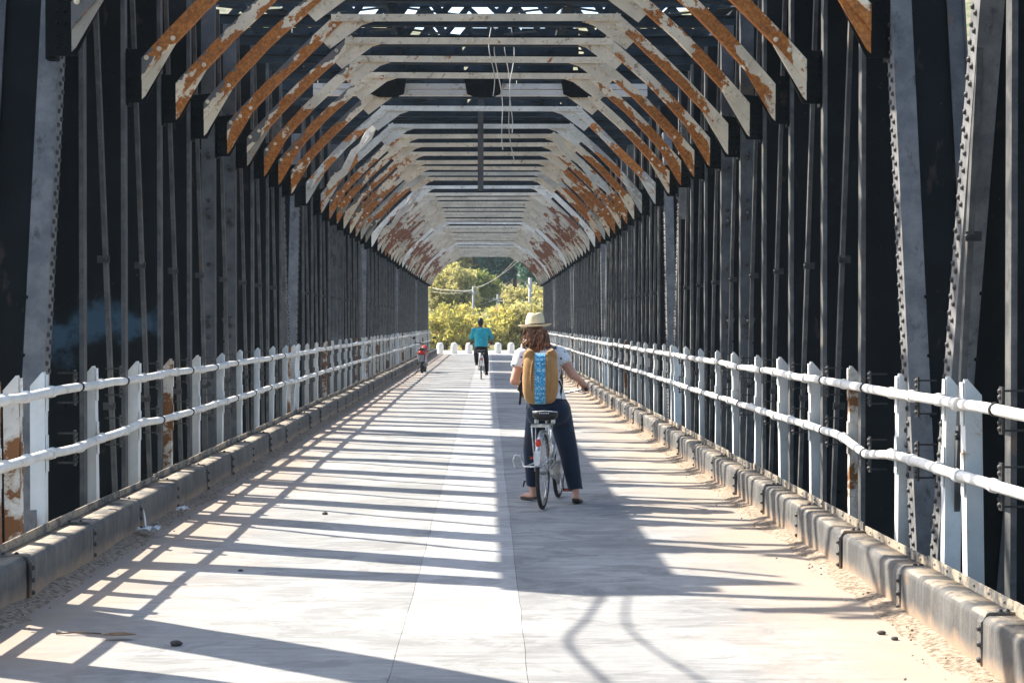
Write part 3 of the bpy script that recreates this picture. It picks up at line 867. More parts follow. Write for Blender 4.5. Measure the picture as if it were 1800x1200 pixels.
# ------------------------------------------------------------------ white bollards across the end of the bridge
mb = MB(); mb.lathe([(0.185, -0.02), (0.185, 0.40), (0.175, 0.48), (0.145, 0.555), (0.085, 0.60), (0.0, 0.615)], n=16)
BOL = mb.mesh('bollard', mat_white('bollard white paint', (0.72, 0.71, 0.68), (0.82, 0.81, 0.78), 0.70, 3.0))
BX = [-2.62, -1.84, -1.02, -0.22, 0.58, 1.30, 2.02]
for i, x in enumerate(BX):
    tag(put('bollard', BOL, None, (x, 94.2, -0.012)), 'small white domed bollard at the bridge end, %s from the left' % ORD[i], 'bollard', 'white bollards at the end of the bridge')

# ------------------------------------------------------------------ foliage
def mat_leaf(name, a, b, trans=0.45):
    t = NT(name); p = t.pos()
    oi = t.n('ShaderNodeObjectInfo')
    n = t.noise(p, 0.9, 3); f = t.noise(p, 6, 3)
    c = t.mix(t.ramp(n, 0.35, 0.65), a, b)
    c = t.mix(t.ramp(f, 0.55, 0.75, 0, 0.5), c, tuple(x*0.6 for x in a))
    t.finish(c, 0.6, None, spec=0.25)
    tr = t.n('ShaderNodeBsdfTranslucent')
    hs = t.mix(0.35, c, (min(1, b[0]*1.7), min(1, b[1]*1.5), b[2]*0.8)); t.l(hs, tr.inputs['Color'])
    mx = t.n('ShaderNodeMixShader'); mx.inputs[0].default_value = trans
    t.l(t.b.outputs[0], mx.inputs[1]); t.l(tr.outputs[0], mx.inputs[2]); t.l(mx.outputs[0], t.out.inputs['Surface'])
    return t.m
M['leaf_y'] = mat_leaf('yellow green leaves', (0.30, 0.30, 0.085), (0.50, 0.46, 0.16), 0.55)
M['leaf_g'] = mat_leaf('mid green leaves', (0.13, 0.18, 0.05), (0.25, 0.28, 0.08))
M['leaf_d'] = mat_leaf('dark green leaves', (0.035, 0.10, 0.075), (0.07, 0.16, 0.12), 0.3)
M['leaf_o'] = mat_leaf('olive leaves', (0.28, 0.29, 0.12), (0.48, 0.44, 0.20), 0.5)
M['petal'] = mat_leaf('pink blossom', (0.55, 0.18, 0.16), (0.70, 0.32, 0.26))
M['bark'] = simple('bark', (0.12, 0.095, 0.07), 0.9, 0.3, 6, 0, 0.1, 0.6, 0.05)
def leaf_quad(mb, c, r, rr, mi=0):
    a = Vector((rr.gauss(0,1), rr.gauss(0,1), rr.gauss(0,1)))
    if a.length < 0.1: a = Vector((1,0,0))
    a.normalize(); b = a.orthogonal().normalized(); b.rotate(Matrix.Rotation(rr.random()*6.28, 3, a)); d = a.cross(b)
    w = r*rr.uniform(0.35, 0.6); l = r*rr.uniform(0.8, 1.3)
    n = len(mb.v); c = Vector(c)
    mb.v += [tuple(c-b*l), tuple(c+d*w+a*w*0.3), tuple(c+b*l), tuple(c-d*w+a*w*0.3)]
    mb.f.append((n, n+1, n+2, n+3)); mb.sm.append(False); mb.mi.append(mi)
def crown(rr, w, h, z0, clumps, per, leaf, blossom=0.0, spread=1.0):
    mb = MB()
    for k in range(clumps):
        while True:
            p = Vector((rr.uniform(-1,1), rr.uniform(-1,1), rr.uniform(-1,1)))
            if 0.25 < p.length < 1: break
        p = p*rr.uniform(0.75, 1.12)
        c = Vector((p.x*w/2, p.y*w/2, z0 + h/2 + p.z*h/2)); cr = w*rr.uniform(0.10, 0.20)*spread
        fl = blossom and rr.random() < blossom
        for q in range(per):
            d = Vector((rr.gauss(0,1), rr.gauss(0,1), rr.gauss(0,0.8))).normalized()*cr*rr.random()**0.45
            leaf_quad(mb, c+d, leaf, rr, 1 if (fl and d.z > 0 and rr.random() < 0.6) else 0)
    return mb
def woody(rr, h, r, limbs, w, z0=0.0):
    mb = MB(); lean = rr.uniform(-0.06, 0.06)
    mb.tube([(lean*h*q/5, 0.05*math.sin(q), -0.4 + (h*0.75+0.4)*q/5) for q in range(6)], [r*(1.2-0.8*q/5) for q in range(6)], 7)
    for k in range(limbs):
        a = 6.28*k/limbs + rr.random(); zz = h*rr.uniform(0.25, 0.6); L = w*rr.uniform(0.3, 0.45)
        mb.tube([(lean*zz, 0, zz), (lean*zz+math.cos(a)*L*0.5, math.sin(a)*L*0.5, zz+L*0.4), (lean*zz+math.cos(a)*L, math.sin(a)*L, zz+L*0.9)], [r*0.5, r*0.32, r*0.12], 5)
    return mb
rr = random.Random(21)
PL = {}
for kind, lm in (('y', 'leaf_y'), ('o', 'leaf_o'), ('g', 'leaf_g'), ('d', 'leaf_d')):
    PL['bush_'+kind] = []
    for v in range(2):
        PL['bush_'+kind].append((crown(rr, 2.6, 2.3, 0.1, 46, 46, 0.13, 0.12 if kind == 'y' and v else 0.03).mesh('foliage', [M[lm], M['petal']]),
                                 woody(rr, 1.6, 0.06, 6, 2.2).mesh('stem', M['bark'])))
    PL['tree_'+kind] = []
    for v in range(2):
        PL['tree_'+kind].append((crown(rr, 5.0, 4.6, 1.7, 80, 60, 0.24).mesh('crown', [M[lm], M['petal']]),
                                 woody(rr, 5.0, 0.17, 7, 4.6).mesh('trunk', M['bark'])))
def plant(name, kind, v, px, d, sc_, label, cat, group):
    x = (px-857)*d/3000.0
    t = thing(name, label, cat, (x, d, hill_z(x, d)), rr.random()*6.28, group)
    c, w = PL[kind][v]
    a = put('crown' if name == 'tree' else 'foliage', c, t); b = put('trunk' if name == 'tree' else 'stem', w, t)
    t.scale = (sc_*rr.uniform(.92, 1.08), sc_*rr.uniform(.92, 1.08), sc_*rr.uniform(.9, 1.1))
    return t
bushes = [(700, 108, 'y', 0, 1.2, 'yellow-green bush behind the left truss wall beyond the bridge'),
          (786, 107.5, 'y', 0, 1.22, 'bright yellow-green bush behind the two leftmost bollards'),
          (815, 111.5, 'y', 1, 1.2, 'yellow-green bush with a few blossoms left of the first utility pole'),
          (842, 108, 'o', 0, 0.72, 'low olive bush behind the cyclist in the turquoise shirt'),
          (885, 108, 'y', 1, 1.30, 'broad blossoming yellow-green bush right of the cyclist in the turquoise shirt'),
          (914, 110, 'y', 0, 1.15, 'yellow-green bush behind the left side of the straw hat'),
          (945, 108.5, 'o', 1, 1.5, 'olive bush at the right end of the bollard row'),
          (1010, 108, 'y', 0, 1.3, 'yellow-green bush behind the right truss wall beyond the bridge'),
          (768, 111, 'g', 1, 1.0, 'mid green bush with pink blossoms by the end of the left railing')]
for (px, d, k, v, q, lb) in bushes:
    plant('bush', 'bush_'+k, v, px, d, q, lb, 'bush', 'bushes beyond the bridge')
trees = [(660, 128, 'g', 0, 1.1, 'green tree hidden mostly by the left truss wall'),
         (795, 128, 'o', 0, 0.80, 'olive tree rising above the bright bush beside the left wall'),
         (775, 150, 'o', 1, 1.35, 'tall olive tree at the left edge of the tunnel opening'),
         (818, 158, 'y', 0, 1.3, 'sunlit yellow-green tree at the top left of the tunnel opening'),
         (845, 133, 'g', 1, 0.62, 'small green tree between the two utility poles'),
         (872, 150, 'd', 0, 0.95, 'dark green tree behind the second utility pole'),
         (905, 152, 'd', 1, 1.15, 'dark blue-green tree left of the thick utility pole'),
         (938, 150, 'd', 0, 1.25, 'dark blue-green tree behind the thick utility pole'),
         (925, 122, 'o', 1, 0.62, 'small olive tree just left of the right truss wall'),
         (975, 140, 'd', 1, 1.3, 'dark tree partly behind the right truss wall'),
         (858, 178, 'o', 1, 1.4, 'olive tree filling the top middle of the tunnel opening'),
         (895, 182, 'y', 1, 1.15, 'pale yellow-green tree at the top right of the tunnel opening'),
         (1050, 132, 'g', 0, 1.2, 'green tree hidden mostly by the right truss wall'),
         (735, 170, 'o', 0, 1.5, 'large olive tree far back on the left'),
         (960, 185, 'd', 0, 1.6, 'large dark tree far back on the right')]
for (px, d, k, v, q, lb) in trees:
    plant('tree', 'tree_'+k, v, px, d, q, lb, 'tree', 'trees on the hillside')
# the wooded hill farther up, one mass
for (nm, lm, seed, y0, y1, lab) in (('far_wood', 'leaf_o', 5, 190, 300, 'sunlit olive wood covering the upper hillside'), ('dark_wood', 'leaf_d', 6, 175, 300, 'dark green wood on the hillside behind the poles')):
    r2 = random.Random(seed); mb = MB()
    for k in range(420):
        y = r2.uniform(y0, y1); x = r2.uniform(-0.16, 0.16)*y
        if nm == 'dark_wood' and (x < -0.004*y and r2.random() < 0.75): continue
        if nm == 'far_wood' and (0.0 < x < 0.035*y and r2.random() < 0.55): continue
        z = hill_z(x, y); hh = r2.uniform(3, 7); w = r2.uniform(1.6, 3.0)
        for q in range(60):
            dd = Vector((r2.gauss(0,1), r2.gauss(0,1), r2.gauss(0,1))).normalized()*r2.random()**0.4
            leaf_quad(mb, (x+dd.x*w, y+dd.y*w, z+hh*0.55+dd.z*hh*0.5), 0.42, r2)
    tag(mb.build(nm, M[lm]), lab, 'wood', kind='stuff')

# ------------------------------------------------------------------ utility poles and wires beyond the bridge
M['pole'] = simple('grey concrete pole', (0.34, 0.33, 0.31), 0.85, 0.2, 5)
poles = []
for (px, d, ytop, r, lb) in ((832, 116, 503, 0.085, 'slim grey utility pole behind the cyclist in the turquoise shirt'),
                             (875, 130, 517, 0.10, 'short grey utility pole in the middle of the tunnel opening'),
                             (932, 114, 488, 0.15, 'thick grey utility pole rising behind the straw hat')):
    x = (px-857)*d/3000; zt = EYE + (568-ytop)*d/3000; z0 = hill_z(x, d)
    t = thing('utility_pole', lb, 'pole', (x, d, z0-0.2), 0, 'utility poles beyond the bridge')
    mb = MB(); mb.tube([(0, 0, 0), (0, 0, zt-z0+0.2)], [r*1.15, r*0.85], 10); mb.build('shaft', M['pole'], t)
    mb = MB(); mb.box(-0.35, 0.35, -0.05, 0.05, zt-z0-0.25, zt-z0-0.17)
    for q in (-0.3, 0.3): mb.tube([(q, 0, zt-z0-0.17), (q, 0, zt-z0-0.05)], [0.03, 0.02], 6)
    mb.build('crossarm', M['pole'], t)
    poles.append((x, d, zt))
def P3(px, py, d): return Vector(((px-857)*d/3000, d, EYE+(568-py)*d/3000))
for i, (a, b, sag) in enumerate(((P3(912, 448, 112), P3(832, 505, 116), 0.45), (P3(915, 455, 112), P3(760, 512, 120), 0.9), (P3(760, 506, 120), P3(832, 510, 116), 0.1),
                                 (P3(832, 512, 116), P3(875, 522, 130), 0.35), (P3(875, 524, 130), P3(800, 540, 125), 0.2), (P3(875, 528, 130), P3(932, 530, 114), 0.05))):
    mb = MB(); mb.tube([a.lerp(b, q/14) - Vector((0, 0, sag*4*(q/14)*(1-q/14))) for q in range(15)], 0.012, 5)
    tag(mb.build('overhead_wire', M['wire']), 'thin overhead wire among the utility poles, %s from the top' % ORD[i], 'wire', 'wires between the utility poles')

# ------------------------------------------------------------------ the air inside the bridge and over the bank: light haze
HZB = MB(); HZB.box(-700, 700, -700, 700, -6.4, 130)
hz = put('haze', HZB.mesh('haze', []), None)
hm = bpy.data.materials.new('thin haze'); hm.use_nodes = True
ht = hm.node_tree; ht.nodes.remove(ht.nodes['Principled BSDF'])
pv = ht.nodes.new('ShaderNodeVolumePrincipled'); pv.inputs['Color'].default_value = (0.72, 0.87, 1.0, 1); pv.inputs['Density'].default_value = 0.0003
pv.inputs['Anisotropy'].default_value = 0.35
ht.links.new(pv.outputs[0], ht.nodes['Material Output'].inputs['Volume'])
hz.data.materials.append(hm)
tag(hz, 'thin pale haze in the air along the bridge', 'haze', kind='stuff')

# ------------------------------------------------------------------ bodies: joined rounded volumes remeshed to one skin
def capsule(mb, a, b, ra, rb, n=14, flat=False):
    a = Vector(a); b = Vector(b); d = b-a; L = d.length; d.normalize()
    ax = d.orthogonal().normalized(); bx = d.cross(ax)
    rings = []
    prof = []
    if not flat:
        for k in range(1, 5): t = math.pi/2*k/5; prof.append((-math.cos(t)*ra, math.sin(t)*ra))
    prof += [(0, ra), (L*0.5, (ra+rb)/2), (L, rb)]
    if not flat:
        for k in range(4, 0, -1): t = math.pi/2*k/5; prof.append((L+math.cos(t)*rb, math.sin(t)*rb))
    mb.loft([[a+d*h+(ax*math.cos(2*math.pi*k/n)+bx*math.sin(2*math.pi*k/n))*r for k in range(n)] for (h, r) in prof])
def body_mesh(name, prims, voxel, mat, smooth=4):
    mb = MB()
    for p in prims:
        if p[0] == 'c': capsule(mb, *p[1:])
        elif p[0] == 'f': capsule(mb, *p[1:], flat=True)
        elif p[0] == 'e':
            rot = p[3].to_matrix() if len(p) > 3 else None
            mb.sphere(p[1], p[2], 16, 12, rot=rot)
    me = mb.mesh(name, mat)
    o = bpy.data.objects.new('tmp', me); col.objects.link(o)
    m = o.modifiers.new('r', 'REMESH'); m.mode = 'VOXEL'; m.voxel_size = voxel; m.use_smooth_shade = True
    if smooth:
        sm = o.modifiers.new('s', 'SMOOTH'); sm.iterations = smooth; sm.factor = 0.5
    bpy.context.view_layer.update()
    dg = bpy.context.evaluated_depsgraph_get()
    res = bpy.data.meshes.new_from_object(o.evaluated_get(dg))
    bpy.data.objects.remove(o); bpy.data.meshes.remove(me)
    res.name = name
    if not res.materials: res.materials.append(mat)
    return res
def hand_prims(w, fwd, out, r=0.0085, curl=1.0):
    """hand closed on a handlebar grip: w wrist, fwd towards the grip, out towards the thumb side"""
    w = Vector(w); f = Vector(fwd).normalized(); o = Vector(out).normalized(); dn = f.cross(o)
    if dn.z > 0: dn = -dn
    P = [('c', w, w+f*0.045, 0.026, 0.028), ('e', w+f*0.05, (0.036, 0.036, 0.024))]
    for i in range(4):
        k = w + f*0.085 + o*(0.030-0.020*i); L = (0.040, 0.045, 0.042, 0.034)[i]
        k2 = k + f*L*0.6 + dn*L*0.35; k3 = k2 + dn*L*0.75 - f*0.006; k4 = k3 - f*L*0.6
        P += [('c', k-f*0.03, k2, r*1.12, r), ('c', k2, k3, r, r*0.95), ('c', k3, k4, r*0.95, r*0.8)]
    t0 = w + f*0.03 + o*0.03; t1 = t0 + o*0.028 + f*0.022 + dn*0.012; t2 = t1 + f*0.025 + dn*0.028
    P += [('c', t0, t1, r*1.35, r*1.1), ('c', t1, t2, r*1.1, r*0.85)]
    return P
def mat_skin(name, c):
    t = NT(name); p = t.coord('Object'); n = t.noise(p, 22, 4)
    m = t.finish(t.mix(t.ramp(n, 0.3, 0.7), tuple(x*0.88 for x in c), c), 0.5, n, 0.1, 0.002, 0, 0.4)
    t.b.inputs['Subsurface Weight'].default_value = 0.12; t.b.inputs['Subsurface Radius'].default_value = (0.012, 0.005, 0.003)
    return m
def mat_cloth(name, c, weave=260, fold=9, bs=0.35):
    t = NT(name); p = t.coord('Object'); n = t.noise(p, fold, 4, 0.5, 0.4); w = t.noise(p, weave, 2)
    m = t.finish(t.mix(t.ramp(n, 0.3, 0.7), tuple(x*0.82 for x in c), tuple(min(1, x*1.1) for x in c)), 0.85, t.math('ADD', n, t.math('MULTIPLY', w, 0.15)), bs, 0.018, 0, 0.2)
    t.b.inputs['Sheen Weight'].default_value = 0.15
    return m
def mat_dots(name, base, dot):
    t = NT(name); p = t.coord('Object')
    v = t.n('ShaderNodeTexVoronoi'); v.inputs['Scale'].default_value = 22; t.l(p, v.inputs['Vector'])
    n = t.noise(p, 8, 4, 0.5, 0.5)
    c = t.mix(t.ramp(v.outputs['Distance'], 0.25, 0.20), base, dot)
    return t.finish(c, 0.85, n, 0.5, 0.02, 0, 0.2)
def mat_batik(name):
    t = NT(name); p = t.coord('Object', (1, 1, 1))
    ck = t.n('ShaderNodeTexVoronoi'); ck.feature = 'DISTANCE_TO_EDGE'; ck.inputs['Scale'].default_value = 34; t.l(p, ck.inputs['Vector'])
    wv = t.n('ShaderNodeTexWave'); wv.wave_type = 'RINGS'; wv.inputs['Scale'].default_value = 9; wv.inputs['Distortion'].default_value = 3; t.l(p, wv.inputs['Vector'])
    c = t.mix(t.ramp(wv.outputs['Fac'], 0.35, 0.6), (0.10, 0.42, 0.66), (0.30, 0.62, 0.80))
    c = t.mix(t.ramp(ck.outputs['Distance'], 0.10, 0.05, 0, 0.85), c, (0.02, 0.13, 0.30))
    return t.finish(c, 0.8, None, spec=0.2)
def mat_straw():
    t = NT('straw'); p = t.coord('Object')
    w = t.n('ShaderNodeTexWave'); w.bands_direction = 'Z'; w.inputs['Scale'].default_value = 60; w.inputs['Distortion'].default_value = 1.5; t.l(p, w.inputs['Vector'])
    n = t.noise(p, 90, 3)
    c = t.mix(t.ramp(w.outputs['Fac'], 0.2, 0.8), (0.66, 0.54, 0.34), (0.80, 0.69, 0.48))
    return t.finish(t.mix(t.ramp(n, .55, .75, 0, .5), c, (0.55, 0.42, 0.24)), 0.75, w.outputs['Fac'], 0.35, 0.003, 0, 0.25)
M['skin'] = mat_skin('fair skin', (0.56, 0.30, 0.21))
M['skin2'] = mat_skin('brown skin', (0.20, 0.105, 0.065))
M['navy'] = mat_cloth('navy trouser cloth', (0.008, 0.017, 0.038))
M['tshirt'] = mat_dots('white dotted cotton', (0.66, 0.69, 0.72), (0.05, 0.07, 0.11))
M['tan'] = mat_cloth('tan canvas', (0.40, 0.22, 0.085), 200, 6)
M['batik'] = mat_batik('blue patterned cloth')
M['straw'] = mat_straw()
M['blackcloth'] = mat_cloth('black cloth', (0.015, 0.013, 0.013))
M['turq'] = mat_cloth('turquoise cloth', (0.035, 0.40, 0.47))
M['hair'] = simple('brown hair', (0.15, 0.064, 0.032), 0.42, 0.45, 30)
M['hairlight'] = simple('light brown hair', (0.34, 0.17, 0.09), 0.35, 0.4, 30)
M['hairblack'] = simple('black hair', (0.012, 0.010, 0.010), 0.5)
M['chrome'] = simple('worn chrome', (0.55, 0.55, 0.55), 0.28, 0.3, 30, 1.0)
M['silver'] = simple('silver paint', (0.34, 0.35, 0.36), 0.38, 0.2, 20, 0.5)
M['alu'] = simple('dull aluminium', (0.48, 0.48, 0.48), 0.42, 0.15, 20, 0.8)
M['tyre'] = simple('tyre rubber', (0.022, 0.020, 0.019), 0.85, 0.3, 40)
M['rubber'] = simple('black plastic', (0.018, 0.018, 0.018), 0.5, 0.2)
M['red'] = simple('red reflector', (0.62, 0.05, 0.03), 0.25, 0.1)
M['whitepl'] = simple('white plastic', (0.72, 0.72, 0.72), 0.35, 0.08)
M['redpaint'] = simple('red paint', (0.42, 0.03, 0.025), 0.3, 0.15)
M['eye'] = simple('dark eye', (0.02, 0.015, 0.012), 0.2)
M['lip'] = simple('lip', (0.40, 0.13, 0.11), 0.5)
M['sole'] = simple('tan sole', (0.42, 0.29, 0.19), 0.8)
M['sandal'] = simple('dark sandal sole', (0.05, 0.038, 0.032), 0.8)

# ------------------------------------------------------------------ bicycles (local: x right, y forward, z up, origin under the rear axle)
def ring(r, c, n=40): return [(c[0], c[1]+r*math.cos(2*math.pi*k/n), c[2]+r*math.sin(2*math.pi*k/n)) for k in range(n)]
def bicycle(loc, rz, label, colour, rack=True, guard='silver'):
    t = thing('bicycle', label, 'bicycle', loc, rz)
    WR, WB = 0.345, 1.06
    for nm, y in (('rear_wheel', 0.0), ('front_wheel', WB)):
        mb = MB(); mb.tube(ring(WR-0.019, (0, y, WR)), 0.019, 8, closed=True)
        w = mb.build(nm, M['tyre'], t)
        mb = MB(); mb.tube(ring(WR-0.043, (0, y, WR)), 0.012, 6, closed=True, flat=0.9); mb.build('rim', M['chrome'], w)
        mb = MB(); mb.tube([(-0.045, y, WR), (0.045, y, WR)], 0.022, 10); mb.tube([(-0.075, y, WR), (0.075, y, WR)], 0.007, 6); mb.build('hub', M['alu'], w)
        mb = MB()
        for k in range(28):
            a = 2*math.pi*k/28; b = a + (0.5 if k % 2 else -0.5); sx = 0.03 if k % 4 < 2 else -0.03
            mb.tube([(sx, y+0.02*math.cos(b), WR+0.02*math.sin(b)), (0, y+(WR-0.045)*math.cos(a), WR+(WR-0.045)*math.sin(a))], 0.0016, 3, caps=False)
        mb.build('spokes', M['chrome'], w)
    BBk = (0, 0.44, 0.28); ST_ = (0, 0.26, 0.74); HT = (0, 0.86, 0.86); HB = (0, 0.90, 0.66)
    mb = MB()
    mb.tube([BBk, ST_], 0.016, 10); mb.tube([BBk, (0, 0.70, 0.46), HB], 0.019, 10); mb.tube([(0, 0.34, 0.53), (0, 0.64, 0.56), (0, 0.875, 0.80)], 0.015, 10)
    mb.tube([(0, 0.853, 0.90), (0, 0.905, 0.63)], 0.02, 10)
    for sx in (-1, 1):
        mb.tube([(sx*0.03, 0.42, 0.28), (sx*0.055, 0.25, 0.30), (sx*0.06, 0.0, WR)], 0.009, 7)
        mb.tube([(sx*0.02, 0.27, 0.68), (sx*0.05, 0.12, 0.52), (sx*0.06, 0.0, WR)], 0.008, 7)
    mb.build('frame', M[colour], t)
    mb = MB()
    for sx in (-1, 1): mb.tube([(sx*0.035, 0.907, 0.63), (sx*0.05, 0.935, 0.52), (sx*0.055, 1.0, 0.40), (sx*0.055, WB, WR)], [0.014, 0.013, 0.010, 0.008], 7)
    mb.tube([(-0.045, 0.907, 0.635), (0.045, 0.907, 0.635)], 0.015, 8); mb.build('fork', M[colour], t)
    hb = MB()
    hb.tube([(0, 0.85, 0.88), (0, 0.84, 1.00)], 0.012, 8)
    hb.tube([(-0.305, 0.66, 1.045), (-0.27, 0.72, 1.045), (-0.2, 0.80, 1.03), (-0.07, 0.85, 1.0), (0.07, 0.85, 1.0), (0.2, 0.80, 1.03), (0.27, 0.72, 1.045), (0.305, 0.66, 1.045)], 0.011, 8)
    hb = hb.build('handlebar', M['chrome'], t)
    for sx in (-1, 1):
        mb = MB(); mb.tube([(sx*0.318, 0.635, 1.045), (sx*0.27, 0.722, 1.045)], 0.0165, 10); mb.build('grip', M['rubber'], hb)
        mb = MB(); mb.tube([(sx*0.22, 0.80, 1.02), (sx*0.27, 0.755, 1.015), (sx*0.32, 0.68, 1.01)], 0.006, 6); mb.build('brake_lever', M['alu'], hb)
    mb = MB(); mb.tube([ST_, (0, 0.225, 0.83)], 0.012, 8); mb.build('seat_post', M['chrome'], t)
    # saddle: wide at the back, narrow nose
    prof = [(0.085, 0.045, 0.02), (0.10, 0.098, 0.045), (0.14, 0.122, 0.055), (0.20, 0.112, 0.052), (0.26, 0.068, 0.045), (0.32, 0.038, 0.04), (0.37, 0.026, 0.032), (0.385, 0.012, 0.02)]
    mb = MB(); rg = []
    for (y, w, h) in prof:
        r_ = []
        for k in range(16):
            a = 2*math.pi*k/16; zz = math.sin(a)
            r_.append((w*math.copysign(abs(math.cos(a))**0.7, math.cos(a)), y, 0.835 + (0.025*zz if zz > 0 else h*1.1*zz) + 0.012*(1 if y < .2 else 0)))
        rg.append(r_)
    mb.loft(rg); sd = mb.build('saddle', M['rubber'], t)
    mb = MB(); mb.tube([(-0.112, 0.135, 0.862), (-0.07, 0.098, 0.868), (0, 0.09, 0.872), (0.07, 0.098, 0.868), (0.112, 0.135, 0.862)], 0.004, 5); mb.build('piping', M['whitepl'], sd)
    for q in range(6):
        mb = MB(); x = -0.045 + q*0.016; mb.box(x, x+0.009, 0.081, 0.086, 0.848, 0.858); mb.build('mark', M['whitepl'], sd)
    for sx in (-1, 1):
        mb = MB(); mb.tube([(sx*0.075, 0.13, 0.80-0.005*q) for q in range(1, 9)], 0.02, 8); mb.build('spring', M['alu'], sd)
    # mudguards
    def guard_mesh(y, a0, a1, w):
        m = MB(); n = 18; rows = []
        for k in range(n+1):
            a = R(a0 + (a1-a0)*k/n)
            rows.append([(u, y + (WR+0.018+dr)*math.cos(a), WR + (WR+0.018+dr)*math.sin(a)) for (u, dr) in ((-w, -0.018), (-w*0.6, 0.0), (0, 0.006), (w*0.6, 0.0), (w, -0.018), (w*0.6, -0.004), (0, 0.002), (-w*0.6, -0.004))])
        m.loft(rows); return m
    g = guard_mesh(0, 75, 166, 0.030).build('rear_mudguard', M[guard], t)
    guard_mesh(WB, 30, 165, 0.028).build('front_mudguard', M[guard], t)
    mb = MB(); mb.sphere((0, -(WR+0.022)*0.72-0.015, WR+(WR+0.022)*0.72+0.0), (0.027, 0.012, 0.036), 10, 8); mb.build('reflector', M['red'], g)
    mb = MB(); mb.prism([(-0.024, 0.0), (0.024, 0.0), (0.026, -0.11), (0.016, -0.13), (-0.016, -0.13), (-0.026, -0.11)], 0, 0.004, lambda a, b, q: (a, -(WR+0.03)*0.95+q-0.012, WR+0.20+b)); mb.build('mud_flap', M['whitepl'], g)
    if rack:
        mb = MB()
        mb.tube([(-0.075, 0.19, 0.752), (-0.075, -0.20, 0.752), (-0.06, -0.225, 0.752), (0.06, -0.225, 0.752), (0.075, -0.20, 0.752), (0.075, 0.19, 0.752)], 0.0075, 7)
        for y in (-0.14, 0.0, 0.12): mb.tube([(-0.075, y, 0.752), (0.075, y, 0.752)], 0.005, 6)
        mb.box(-0.07, 0.07, -0.235, -0.205, 0.745, 0.772)
        for sx in (-1, 1):
            mb.tube([(sx*0.075, -0.17, 0.75), (sx*0.073, -0.08, 0.55), (sx*0.068, 0.0, WR)], 0.0065, 7)
            mb.tube([(sx*0.075, 0.08, 0.75), (sx*0.07, 0.03, 0.55), (sx*0.066, 0.005, WR)], 0.005, 7)
        mb.build('rear_rack', M['chrome'], t)
        mb = MB()                                            # bent chrome hoop round the back wheel
        pts = [(-0.02, -0.20, 0.44), (-0.17, -0.25, 0.385), (-0.215, -0.26, 0.40), (-0.225, -0.265, 0.46), (-0.205, -0.265, 0.50), (-0.165, -0.262, 0.50), (-0.145, -0.262, 0.45), (-0.125, -0.30, 0.405),
               (-0.05, -0.37, 0.41), (0.03, -0.375, 0.415), (0.07, -0.35, 0.435), (0.095, -0.30, 0.475), (0.125, -0.26, 0.475), (0.14, -0.22, 0.44), (0.10, -0.1, 0.40), (0.07, 0.0, WR)]
        mb.tube(pts, 0.0075, 7); mb.build('wheel_hoop', M['chrome'], t)
    mb = MB()                                                # chain case on the right
    mb.loft([[(0.068+dx, y, z) for (dx, z) in ((0, z0), (0.026, z0+0.01), (0.026, z1-0.01), (0, z1))] for (y, z0, z1) in ((-0.04, 0.31, 0.385), (0.12, 0.275, 0.40), (0.34, 0.235, 0.40), (0.44, 0.18, 0.39), (0.53, 0.22, 0.35), (0.56, 0.26, 0.31))], sm=False)
    mb.build('chain_guard', M['alu'], t)
    mb = MB(); mb.tube([(-0.07, 0.44, 0.28), (0.10, 0.44, 0.28)], 0.016, 8)
    mb.tube([(0.105, 0.44, 0.28), (0.12, 0.50, 0.13)], 0.010, 7); mb.tube([(-0.075, 0.44, 0.28), (-0.09, 0.38, 0.43)], 0.010, 7)
    ck = mb.build('crank', M['alu'], t)
    for (x, y, z) in ((0.165, 0.50, 0.13), (-0.135, 0.38, 0.43)):
        mb = MB(); mb.box(x-0.045, x+0.045, y-0.035, y+0.035, z-0.012, z+0.012); mb.box(x-0.03, x+0.03, y-0.040, y-0.0355, z-0.008, z+0.008, 1)
        mb.build('pedal', [M['rubber'], M['red']], ck)
    return t

# ------------------------------------------------------------------ the woman in the straw hat
def PX(px, py, d): return Vector(((px-857)*d/3000.0, d, EYE+(568-py)*d/3000.0))
BRX, BRY, BRZ = 0.492, 15.2, -R(10)
bicycle((BRX, BRY, 0.002), BRZ, 'silver city bicycle with rear rack and bent chrome hoop under the woman', 'silver', guard='chrome')
def BL(x, y, z):
    c, s_ = math.cos(BRZ), math.sin(BRZ); return Vector((BRX + x*c - y*s_, BRY + x*s_ + y*c, z))
pel = Vector((0.555, 15.72, 0.90)); chest = Vector((0.520, 15.79, 1.27)); neck = Vector((0.478, 15.83, 1.42)); head = Vector((0.440, 15.86, 1.555))
shl = Vector((0.315, 15.80, 1.365)); shr = Vector((0.665, 15.80, 1.375))
ell = Vector((0.245, 15.72, 1.13)); elr = Vector((0.785, 15.72, 1.185))
gl, gr = BL(-0.298, 0.675, 1.045), BL(0.298, 0.675, 1.045)
up = Vector((0, 0, 1))
def grip_hand(g, elbow, side):
    w = g + (elbow-g).normalized()*0.075 + Vector((0, 0, 0.035)); f = (g + Vector((0, 0, 0.03)) - w)
    return w, hand_prims(w, f, BL(-side, 0.0, 0)-BL(0, 0, 0))
wl, hl = grip_hand(gl, ell, -1); wr, hr = grip_hand(gr, elr, 1)
hipr, hipl = Vector((0.655, 15.72, 0.86)), Vector((0.47, 15.72, 0.86))
kr, kl = Vector((0.745, 15.69, 0.48)), Vector((0.415, 15.90, 0.48))
ar, al = Vector((0.810, 15.62, 0.115)), Vector((0.425, 15.98, 0.105))
wom = thing('person', 'woman in straw hat, dotted white tee and navy trousers astride the near bicycle', 'person', (pel.x, pel.y, 0))
WO = Vector((pel.x, pel.y, 0))
